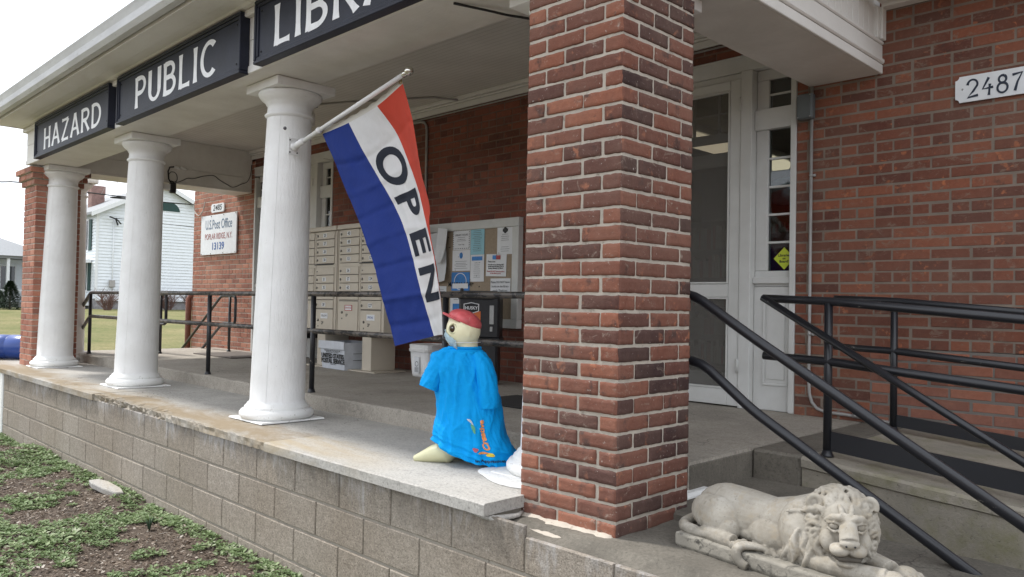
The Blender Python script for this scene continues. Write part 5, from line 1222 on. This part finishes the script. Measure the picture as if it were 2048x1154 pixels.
# ------------------------------------------------------------------ stone lion
ln = thing('lion_statue', 'weathered pale stone lion lying on its plinth beside the front stairs', 'statue', loc=(-1.70, .455, -.082))
ln.rotation_euler = (0, 0, math.radians(-8))
mb = MB(); mb.box(.035, .88, -.150, .15, .006, .058, b=.006); mb.box(.043, .88, -.143, .145, .0, .012)
pl_ = blob('plinth', mb, 'plinth_stone', ln, .005, 2)
mb = MB(); S = lambda c, r, M=None: mb.sphere(c, r, 3, M)
# body
S((.150, .035, .138), (.135, .100, .100)); S((.165, -.050, .126), (.105, .058, .080)); S((.115, -.045, .135), (.075, .05, .068)); S((.215, -.062, .105), (.055, .04, .055))
mb.tube([(.14, .03, .140), (.25, .03, .138), (.36, .03, .138), (.46, .03, .155), (.56, .03, .175)], [.100, .098, .090, .098, .115], 28)
S((.40, -.02, .11), (.12, .07, .07)); S((.52, .0, .15), (.11, .11, .12)); S((.36, .02, .10), (.2, .09, .06))
# hind foot and toes
mb.tube([(.13, -.095, .070), (.21, -.112, .070), (.28, -.112, .068)], [.026, .030, .030], 14)
for k in range(4): S((.302+.004*(k % 2), -.138+.018*k, .066), (.022, .011, .018))
# tail: round the rump, along the near side, tuft hanging over the plinth edge
mb.tube([tuple(catmull([(.04,.06,.10), (.018,.0,.085), (.022,-.07,.074), (.06,-.105,.070), (.14,-.118,.070), (.22,-.116,.068)], k/20)) for k in range(21)], [(.020+.004*math.sin(k/20*PI))*(1 if k < 15 else 1-(k-14)*.11) for k in range(21)], 12)
mb.tube([tuple(catmull([(.42,-.085,.066), (.38,-.105,.076), (.335,-.135,.074), (.325,-.158,.052), (.345,-.162,.026), (.372,-.158,.012)], k/20)) for k in range(21)], [.008+.015*math.sin(min(1, k/20*1.25)*PI*.75) for k in range(21)], 12, flat=.75)
# belly hair and drapery like locks along the plinth
for k in range(9): x = .36+.035*k; mb.tube([(x-.03, -.06, .075), (x, -.088, .066+.006*(k % 2)), (x+.02, -.10, .058), (x+.032, -.093, .056)], [.008, .012, .010, .004], 8)
# forelegs and paws
mb.tube([(.50, -.055, .085), (.62, -.085, .078), (.74, -.080, .078), (.815, -.06, .078)], [.042, .036, .032, .034], 16)
mb.tube([(.56, .09, .085), (.68, .07, .080), (.79, .02, .082)], [.042, .038, .034], 16)
S((.83, -.05, .076), (.040, .046, .030)); S((.83, .03, .078), (.040, .045, .030))
for k in range(4): S((.862, -.085+.022*k, .070), (.018, .012, .020)); S((.860, .0+.020*k, .072), (.018, .011, .020))
# head
HL = Vector((.640, -.015, .186)); fd = Vector((.64, -.76, .06)).normalized(); rd = fd.cross(Vector((0, 0, 1))).normalized(); ud = rd.cross(fd).normalized(); rd = -rd
HM = Matrix(((rd.x, fd.x, ud.x), (rd.y, fd.y, ud.y), (rd.z, fd.z, ud.z)))      # local: x across, y out of the face, z up
h = lambda x, y, z: HL+HM @ Vector((x, y, z))
def HS(x, y, z, a, b_, c): mb.sphere(h(x, y, z), (a, b_, c), 3, HM.to_4x4())
MC = h(0, -.045, .0); MR = (.114, .118, .128)
mb.sphere(MC, MR, 3, HM.to_4x4())
HS(0, .040, .0, .074, .056, .090); HS(0, .030, .040, .070, .060, .062)
mb.tube([h(0, .085, .060), h(0, .108, .030), h(0, .130, -.010)], [.026, .028, .031], 14, flat=.8)
HS(0, .136, -.018, .032, .018, .016); HS(-.026, .112, -.042, .031, .036, .022); HS(.026, .112, -.042, .031, .036, .022); HS(0, .095, -.086, .034, .036, .014); HS(0, .085, -.100, .026, .028, .018); HS(0, .070, -.065, .042, .034, .03)
for s_ in (-1, 1):
    HS(.050*s_, .060, -.022, .028, .034, .040)
    mb.tube([h(.010*s_, .108, .050), h(.024*s_, .108, .058), h(.044*s_, .098, .056), h(.064*s_, .072, .040)], [.009, .013, .012, .007], 10)
    mb.tube([h(.010*s_, .096, .050), h(.015*s_, .088, .074), h(.020*s_, .070, .094)], [.008, .009, .006], 10)
    mb.tube([h(.022*s_, .105, .018), h(.040*s_, .106, .012), h(.060*s_, .084, .020)], [.005, .006, .005], 8)
    mb.tube([h(.022*s_, .105, .036), h(.040*s_, .108, .043), h(.060*s_, .086, .036)], [.005, .006, .005], 8)
    ex, ez = .086*s_, .084; HS(ex, .004, ez, .019, .012, .021)
    mb.tube([h(ex+.019*math.cos(q), .014-.010*math.sin(q*.5), ez+.022*math.sin(q)) for q in [-.8+k*.5 for k in range(11)]], .0105, 8)
# mane: curling locks laid over the ellipsoid behind the face
lk = random.Random(11)
for ring, (psi, ln_, cnt) in enumerate(((.72, .5, 26), (.86, .55, 29), (1.0, .55, 33), (1.22, .55, 37), (1.45, .55, 38), (1.70, .55, 36), (1.95, .5, 30))):
    for k in range(cnt):
        a0 = 2*PI*(k+.5*(ring % 2))/cnt+lk.uniform(-.10, .10); curl = lk.choice((-1, 1))*lk.uniform(.06, .26); pts = []; rs = []
        L = ln_*lk.uniform(.8, 1.3)
        for q in range(10):
            t = q/9; a = a0+curl*math.sin(t*PI*1.35); a += .55*t*t*math.cos(a)*(-1)*(1 if math.sin(a) < .8 else 0)*.6
            ps = psi+L*t-.10*math.sin(t*PI*1.6)*t; f = 1.0+.045*math.sin(t*PI)+.05*t
            p = Vector((math.cos(a)*math.sin(ps)*MR[0], math.cos(ps)*MR[1], math.sin(a)*math.sin(ps)*MR[2]))*f
            pts.append(MC+HM @ p); rs.append(.0095*(.75+.5*math.sin(t*PI))*(1-t*.7))
        mb.tube(pts, rs, 8)
for k in range(64):                 # locks falling over the chest and shoulder
    a = lk.uniform(0, 1); x = .475+.135*a; y = -.085+.05*lk.random()-.02*math.sin(a*PI); z = .20-.07*lk.random(); w_ = lk.choice((-1, 1))*lk.uniform(.006, .012)
    mb.tube([(x+w_*math.sin(q*.85)+.004*q*(1 if a > .5 else -1)*.5, y-.014*math.sin(q/8*PI), z-.0145*q) for q in range(9)], [.005, .008, .0095, .010, .0095, .008, .006, .0045, .003], 8)
for k in range(60):                 # curls on the neck behind the head
    x = lk.uniform(.51, .60); y = lk.uniform(-.09, .10); z = .155+.10*math.sqrt(max(0, 1-(y/.125)**2))*(.9+.5*(x-.47)/.13)
    c_ = lk.choice((-1, 1)); z -= .006; mb.tube([(x+.026-.013*q, y+c_*.008*math.sin(q*.9), z+.004-q*.002) for q in range(6)], [.006, .009, .010, .009, .006, .003], 8)
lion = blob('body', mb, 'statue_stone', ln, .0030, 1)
for s_ in (-1, 1):
    MB().sphere(h(.040*s_, .097, .028), (.0145, .012, .013), 3, HM.to_4x4()).build('eye', 'statue_stone', ln)
mb = MB(); mb.tube([h(-.050, .092, -.062), h(-.028, .134, -.068), h(0, .136, -.066), h(.028, .134, -.068), h(.050, .092, -.062)], [.003, .007, .007, .007, .003], 8); mb.build('mouth_shade_bar', 'mouth_shade', ln)  # dark bar set in the slit as painted shade of the open mouth
for s_ in (-1, 1): MB().sphere(h(.013*s_, .153, -.023), .0035, 2).build('nostril', 'ink_black', ln)

# ------------------------------------------------------------------ blue barrel at the far end
t = thing('plastic_barrel', 'blue plastic barrel lying on its side beyond the far left brick pillar', 'barrel', loc=(-12.0, .27, .163))
mb = MB(); pr = [(.02, -.462), (.145, -.46), (.158, -.44), (.158, -.16), (.150, -.15), (.150, -.14), (.158, -.13), (.158, .13), (.150, .14), (.150, .15), (.158, .16), (.158, .44), (.145, .46), (.02, .462)]
mb.tube([RV*z for r, z in pr], [r for r, z in pr], 32); mb.build('body', 'barrel_blue', t)
mb = MB(); mb.tube([RV*.461+Vector((0, 0, .09)), RV*.485+Vector((0, 0, .09))], .025, 12); mb.build('bung', 'white_plastic', t)

# ------------------------------------------------------------------ white house across the lawn
hs = thing('white_house', 'two storey white clapboard house with a grey roof across the lawn', 'house')
X0 = -54.0; ya, yb_, yr = 14.4, 22.6, 18.48; ze, zr, zb = 6.25, 8.35, .75
mb = MB(); nb = int((zr-zb)/.205)
for k in range(nb):
    za, zc = zb+.205*k, zb+.205*(k+1)
    def half(z): return 1 if z < ze else max(0, (zr-z)/(zr-ze))
    l0, l1 = yr-(yr-ya)*half(za), yr-(yr-ya)*half(zc); r0, r1 = yr+(yb_-yr)*half(za), yr+(yb_-yr)*half(zc)
    mb.add([(X0+.045, l0, za), (X0+.045, r0, za), (X0, r1, zc), (X0, l1, zc), (X0, l0, za), (X0, r0, za)], [(0,1,2,3), (4,5,1,0)], .5)
    if zc < ze: mb.add([(X0, ya-.045, za), (X0-12, ya-.045, za), (X0-12, ya, zc), (X0, ya, zc), (X0, ya, za), (X0-12, ya, za)], [(1,0,3,2), (5,4,0,1)])
mb.box(X0-12, X0-.01, ya+.01, yb_, zb, ze)
mb.build('clapboard_wall', 'siding', hs)
mb = MB(); mb.box(X0-12, X0-.05, ya+.05, yb_, -.3, zb); mb.build('foundation', 'foundation', hs)
mb = MB(); mb.box(X0+.0, X0+.07, ya-.07, ya+.10, zb, ze, b=.01); mb.box(X0+.0, X0+.06, ya, yb_, zb-.12, zb+.01); mb.box(X0, X0+.07, yb_-.1, yb_+.07, zb, ze); mb.build('corner_board', 'siding_trim', hs)
mb = MB()
for s_, y0, y1 in ((1, yr, ya-.45), (-1, yr, yb_+.45)):
    z1 = ze-(zr-ze)*(.45/(yr-ya)); d = .16
    vs = [(x, y, z) for x in (X0+.40, X0-12.3) for y, z in ((y0, zr+.22), (y1, z1+.22), (y1, z1+.22-d), (y0, zr+.22-d))]
    mb.add(vs, [(0,1,5,4), (1,2,6,5), (2,3,7,6), (3,0,4,7), (3,2,1,0), (4,5,6,7)])
mb.build('roof', 'shingle', hs)
mb = MB()
for y1 in (ya-.47, yb_+.47):
    z1 = ze-(zr-ze)*(.47/(yr-ya)); vs = [(x, y, z) for x in (X0+.46, X0+.405) for y, z in ((yr, zr+.24), (y1, z1+.24), (y1, z1-.06), (yr, zr-.06))]
    mb.add(vs, [(0,1,2,3), (7,6,5,4), (0,4,5,1), (2,6,7,3), (1,5,6,2), (3,7,4,0)])
mb.build('rake_board', 'siding_trim', hs)
def hwin(y, z, w_, h_, side=0, shut=True):
    mb = MB(); 
    if side == 0: mb.box(X0-.02, X0+.10, y-w_/2-.12, y+w_/2+.12, z-.12, z+h_+.12, b=.01); o = mb.build('window', 'siding_trim', hs); MB().box(X0+.101, X0+.12, y-w_/2, y+w_/2, z, z+h_).build('pane', 'window_dark', o)
    else:
        mb.box(y-w_/2-.12, y+w_/2+.12, ya-.10, ya+.02, z-.12, z+h_+.12, b=.01); o = mb.build('window', 'siding_trim', hs); MB().box(y-w_/2, y+w_/2, ya-.12, ya-.101, z, z+h_).build('pane', 'window_dark', o)
        for q in (y-w_/2-.65, y+w_/2+.13): MB().box(q, q+.5, ya-.10, ya-.06, z-.05, z+h_+.05).build('shutter', 'shutter_green', hs)
hwin(-55.9, 3.9, .9, 1.9, 1); hwin(-55.9, 1.3, .9, 1.9, 1); hwin(-59.5, 3.9, .9, 1.9, 1)
mb = MB(); n = 12; vs = [(X0+.06, yr+.35+.75*math.cos(PI*k/n), 6.75+.62*math.sin(PI*k/n)) for k in range(n+1)]
mb.add(vs+[(x-.05, y, z) for x, y, z in vs], [tuple(range(n+1))]+[(k, k+1, n+2+k, n+1+k) for k in range(n)]); mb.build('gable_vent', 'shutter_green', hs)
mb = MB(); mb.box(-60.5, -59.7, 15.75, 16.6, 6.5, 8.15); mb.box(-60.55, -59.65, 15.7, 16.65, 8.152, 8.70, b=.03); mb.build('chimney', 'chimney_brick', hs)
MB().tube([(X0+.12, 15.35, 5.95), (X0+.10, 15.35, .2)], .035, 8).build('meter_pipe', 'siding_trim', hs); MB().box(X0+.05, X0+.25, 15.15, 15.5, 1.5, 1.95, b=.03).build('electric_meter', 'conduit', hs)
mb = MB(); mb.tube([(X0+.4, 15.0, 6.0), (X0+.3, 15.4, 5.9), (X0+.25, 15.55, 5.5)], .05, 6); mb.tube([(X0+.3, 15.4, 5.95), (X0+.25, 15.75, 5.6)], .04, 6); mb.build('service_head', 'cable_black', hs)
MB().tube([(X0+.3, 15.4, 5.95), (X0+6, 20.0, 5.2)], .02, 5).build('service_wire', 'cable_black', hs)
# side porch of the white house
mb = MB(); mb.box(-58.5, -54.6, 12.9, 14.3, 3.05, 3.25); [mb.box(x, x+.12, 12.95, 13.07, .5, 3.049) for x in (-58.3, -56.5, -54.8)]; mb.box(-58.5, -54.6, 12.9, 14.3, .3, .5); mb.build('side_porch', 'siding_trim', hs)
# second house far left
h2 = thing('porch_house', 'small white house with an open columned porch at the far left edge', 'house')
MB().box(-68, -61, 6.5, 13.2, .0, 3.4).build('wall', 'siding', h2)
mb = MB(); mb.box(-61, -58.8, 6.5, 12.4, 3.25, 3.5); vs = [(-68.3,6.2,3.42), (-58.6,6.2,3.42), (-58.6,13.5,3.42), (-68.3,13.5,3.42), (-68.3,9.8,5.2), (-63.0,9.8,5.2)]; mb.add(vs, [(0,1,5,4), (1,2,5), (2,3,4,5), (3,0,4), (3,2,1,0)]); mb.build('roof', 'shingle', h2)
for y in (8.2, 9.4, 10.6, 11.55, 12.2): MB().box(-59.1, -58.88, y, y+.16, .3, 3.249).build('porch_post', 'siding_trim', h2)
mb = MB(); mb.box(-59.05, -58.95, 6.6, 12.3, 1.15, 1.24); [mb.box(-59.03, -58.97, y, y+.05, .42, 1.149) for y in np.arange(6.7, 12.2, .22)]; mb.build('porch_rail', 'siding_trim', h2)
MB().box(-61, -58.7, 6.5, 12.4, -.2, .42).build('porch_floor', 'foundation', h2)
for y in (10.6, 9.0): o = MB().box(-61, -60.92, y, y+1.0, 1.1, 2.9).build('window', 'siding_trim', h2); MB().box(-60.92, -60.90, y+.1, y+.9, 1.2, 2.8).build('pane', 'window_dark', o)

# ------------------------------------------------------------------ trees, shrubs, wires
def branchy(name, label, cat, base, height, n0, spread, m='twig', levels=3, r0=.02, group=None, sd=1, trunk=None):
    R = random.Random(sd); t = thing(name, label, cat, group, base); mb = MB(); tr = MB()
    def grow(p, d, L, r, lv, out):
        pts = [p]; q = Vector(p); dd_ = Vector(d)
        for k in range(4): dd_ = (dd_+Vector((R.uniform(-1, 1), R.uniform(-1, 1), R.uniform(-.4, .8)))*.17).normalized(); q = q+dd_*L/4; pts.append(q.copy())
        out.tube(pts, [r*(1-.17*i) for i in range(5)], 5 if lv else 3, cap=False)
        if lv > 0:
            for _ in range(R.randint(3, 5)):
                i = R.randint(1, 4); a = R.uniform(0, 2*PI); nd = (dd_*.75+Vector((math.cos(a), math.sin(a), R.uniform(-.1, .5)))*spread).normalized()
                grow(pts[i], nd, L*R.uniform(.5, .75), r*.5, lv-1, mb)
    if trunk:
        tr.tube([(0, 0, -.2), (.05, 0, trunk*.5), (0, .05, trunk)], [r0*1.5, r0*1.15, r0], 9); tr.build('trunk', 'bark', t)
        for _ in range(n0): a = R.uniform(0, 2*PI); grow(Vector((0, 0, trunk*R.uniform(.6, 1))), Vector((math.cos(a)*.7, math.sin(a)*.7, 1)).normalized(), height*.4, r0*.6, levels, mb)
        mb.build('crown', m, t)
    else:
        for _ in range(n0): a = R.uniform(0, 2*PI); s_ = R.uniform(.1, .6); grow(Vector((math.cos(a)*.15, math.sin(a)*.15, 0)), Vector((math.cos(a)*s_, math.sin(a)*s_, 1)).normalized(), height*.6, r0, levels, mb)
        mb.build('stems', m, t)
    return t
for (x, y, lab, sd) in ((-50.5, 14.0, 'bare reddish shrub by the left corner of the white house', 3), (-52.5, 18.4, 'bare reddish shrub seen between the near columns, before the white house', 4), (-52.5, 20.0, 'small bare shrub next to the left brick wall, before the white house', 5), (-52.3, 16.6, 'bare shrub mostly hidden behind the second column', 6)):
    branchy('bare_shrub', lab, 'shrub', (x, y, .0), 1.35, 24, .7, levels=2, r0=.03, group='bare shrubs before the white house', sd=sd)
branchy('bare_tree', 'leafless tree at the far left edge beyond the porch house', 'tree', (-74, 9.5, .1), 9, 7, .7, 'twig', 3, .22, sd=9, trunk=2.6)
branchy('bare_tree', 'small leafless tree left of the porch house', 'tree', (-66, 4.5, .1), 8, 6, .75, 'twig', 3, .16, sd=12, trunk=2.0)
def evergreen(label, base, H, Rr, sd):
    t = thing('evergreen_bush', label, 'bush', 'evergreens on the lawn', base); R = np.random.default_rng(sd); n = 5200
    MB().tube([(0, 0, -.1), (0, 0, H*.9)], [.06, .02], 7).build('trunk', 'bark', t)
    hgt = R.random(n)**.8*H; rr = Rr*(1-hgt/H)**.7*(.35+.65*R.random(n)**.5); a = R.random(n)*2*PI; rr *= 1+.25*np.sin(a*5+hgt*4)
    mb = MB()
    for k in range(n):
        p = Vector((rr[k]*math.cos(a[k]), rr[k]*math.sin(a[k]), hgt[k])); d = Vector((math.cos(a[k]), math.sin(a[k]), .25)).normalized()*.12; s_ = Vector((-d.y, d.x, random.uniform(-.03, .03)))*.3
        mb.add([p-s_, p+s_, p+d], [(0, 1, 2)], random.random())
    mb.build('foliage', 'evergreen', t)
evergreen('dark evergreen bush before the porch house at the left edge', (-50.5, 8.95, -.05), 1.7, .75, 1)
evergreen('lower dark evergreen bush left of the other one', (-54, 9.0, -.05), 1.3, .9, 2)
t = MB().tube([tuple(catmull([(-30, -12, 5.6), (-30, 2, 4.62), (-30, 4.6, 4.60), (-30, 6.7, 4.505), (-30, 7.9, 4.49), (-30, 10.4, 4.47), (-30, 40, 5.3)], k/40)) for k in range(41)], .022, 5).build('power_line', 'cable_black'); tag(t, 'thick black power line crossing the sky before the white house', 'cable')
mb = MB(); mb.tube([(-58.5, 17.0, 8.2), (-58.5, 17.0, 10.4)], .025, 5); mb.tube([(-58.5, 16.4, 10.2), (-58.5, 17.6, 10.2)], .02, 5); mb.tube([(-58.5, 17.0, 10.3), (-58.5, 16.0, 8.0)], .012, 4)
t = mb.build('antenna', 'cable_grey'); tag(t, 'thin old television antenna on the white house roof', 'antenna')

# ------------------------------------------------------------------ planting bed: weeds, dead leaves, twigs, stones
def gz(x, y):
    q = Vector((x, y, 0)); return -.70+noise.noise(q*1.3)*.05+noise.noise(q*6)*.014+(-.08*smoothstep((-8.5-x)/2.5) if x < -8.5 else 0)
def leaf_mesh(name, m, n, sampler):
    V = []; F = []; Rn = []
    for _ in range(n):
        for (p, d, s_, up_, L, Wd, cup, r) in sampler():
            o = len(V); m_ = p+d*L*.5+up_*(-cup*L); V += [p[:], (p+d*L*.45+s_*Wd+up_*cup*L*.5)[:], (p+d*L)[:], (p+d*L*.45-s_*Wd+up_*cup*L*.5)[:], m_[:]]
            F += [(o, o+1, o+4), (o+1, o+2, o+4), (o+2, o+3, o+4), (o+3, o, o+4)]; Rn += [r]*4
    me = bpy.data.meshes.new(name); me.from_pydata(V, [], F); a = me.attributes.new('rnd', 'FLOAT', 'FACE'); a.data.foreach_set('value', Rn); me.materials.append(MATS[m])
    me.polygons.foreach_set('use_smooth', [True]*len(F)); o = bpy.data.objects.new(name, me); COL.objects.link(o); return o
LR = random.Random(5)
def cover(x, y):
    q = Vector((x*1.5, y*2.1, 1.3)); v = noise.noise(q)+.6*noise.noise(q*2.7)+.35*noise.noise(q*6.5)
    if y > -.14-.05*noise.noise(Vector((x*3, 0, 0))) and x < -2.5: v += .65
    return v
def near_bias(): return -10.8+9.6*LR.random()
def weed():
    while True:
        x = near_bias(); y = -.02-2.3*LR.random()**1.25
        c = cover(x, y)
        if c > -.12+.14*LR.random(): break
    z = gz(x, y); big = c > .42 and LR.random() < .5; wall = y > -.16
    L0 = (.044 if big else .027)*(.75 if wall else 1)*LR.uniform(.7, 1.25); tone = .25+.5*LR.random()+(.12 if wall or big else 0); nl = LR.randint(5, 9); a0 = LR.uniform(0, 6.3); out = []
    for k in range(nl):
        a = a0+2*PI*k/nl+LR.uniform(-.3, .3); el = LR.uniform(.0, .55); d = Vector((math.cos(a)*math.cos(el), math.sin(a)*math.cos(el), math.sin(el))); s_ = Vector((-math.sin(a), math.cos(a), LR.uniform(-.3, .3))).normalized(); u_ = s_.cross(d).normalized()*-1
        if u_.z < 0: u_ = -u_
        out.append((Vector((x, y, z+.006+LR.uniform(0, .010)))+d*L0*.25, d, s_, u_, L0*LR.uniform(.7, 1.2), L0*.30, .14, min(1, max(0, tone+LR.uniform(-.25, .25)))))
    return out
kind(leaf_mesh('weed_cover', 'weed_leaf', 8200, weed), 'stuff')
def dead():
    x = near_bias(); y = -.01-2.6*LR.random(); z = gz(x, y)+.004+LR.random()*.006; a = LR.uniform(0, 6.3); el = LR.uniform(-.35, .5); L = LR.uniform(.012, .034)
    d = Vector((math.cos(a)*math.cos(el), math.sin(a)*math.cos(el), math.sin(el))); s_ = Vector((-math.sin(a), math.cos(a), LR.uniform(-.5, .5))).normalized(); u_ = s_.cross(d)
    if u_.z < 0: u_ = -u_
    return [(Vector((x, y, z)), d, s_, u_, L, L*LR.uniform(.12, .4), LR.uniform(-.15, .2), LR.random()**1.15)]
kind(leaf_mesh('leaf_litter', 'dead_leaf', 40000, dead), 'stuff')
mb = MB()
for _ in range(1500):
    x = near_bias(); y = -.03-2.4*LR.random(); a = LR.uniform(0, 6.3); L = LR.uniform(.03, .12); z = gz(x, y)+.010
    mb.tube([(x, y, z), (x+math.cos(a)*L*.5, y+math.sin(a)*L*.5, z+LR.uniform(0, .008)), (x+math.cos(a+.3)*L, y+math.sin(a+.3)*L, z)], LR.uniform(.0008, .002), 4, rnd=LR.random())
kind(mb.build('dead_twigs', 'dead_leaf'), 'stuff')
mb = MB()
for _ in range(1600):
    x = near_bias(); y = -.01-2.4*LR.random(); r = LR.uniform(.003, .009); mb.sphere((x, y, gz(x, y)+r*.4), (r, r*LR.uniform(.6, 1), r*.7), 1)
kind(mb.build('gravel', 'block_mortar'), 'stuff')
# grass blades on the near part of the far lawn
def blade():
    x = -13.5-16*LR.random()**1.6; y = .5+9*LR.random()
    if y < (-x-13)*.15: y += 1
    z = -.78+.87*smoothstep((-x-12)/42); a = LR.uniform(0, 6.3); L = LR.uniform(.03, .07); d = Vector((math.cos(a)*.4, math.sin(a)*.4, 1)).normalized(); s_ = Vector((-math.sin(a), math.cos(a), 0))
    return [(Vector((x, y, z)), d, s_, Vector((math.cos(a), math.sin(a), 0)), L, .006, .0, .45+.35*LR.random())]
# broken stone slab and a rusty leaf pile in the bed
M = Matrix.Translation((-6.58, -.135, gz(-6.58, -.135)+.025)) @ Matrix.Rotation(math.radians(10), 4, 'Z') @ Matrix.Rotation(math.radians(7), 4, 'Y')
mb = MB(); P = [(-.20,-.045), (-.12,-.065), (.05,-.06), (.18,-.035), (.20,.02), (.10,.05), (-.10,.055), (-.19,.02)]; n = len(P)
mb.add([(M @ Vector((x, y, z)))[:] for z, f in ((-.02, .94), (.014, 1), (.022, .95)) for x, y in [(a*f, b_*f) for a, b_ in P]], [tuple(range(n-1, -1, -1)), tuple(range(2*n, 3*n))]+[(i*n+k, i*n+(k+1) % n, (i+1)*n+(k+1) % n, (i+1)*n+k) for i in range(2) for k in range(n)])
tag(mb.build('stone_slab', 'new_concrete'), 'broken pale stone slab lying among the weeds near the block wall', 'stone')
t = thing('sprouting_plant', 'tuft of narrow dark green blades sprouting in the planting bed', 'plant', loc=(-5.36, -.27, gz(-5.36, -.27)))
mb = MB()
for k in range(7): a = k*.9; mb.tube([(0, 0, 0), (.012*math.cos(a), .012*math.sin(a), .05), (.03*math.cos(a), .03*math.sin(a), .10-.006*k)], [.004, .005, .001], 5, flat=.4)
mb.build('blades', 'evergreen', t)
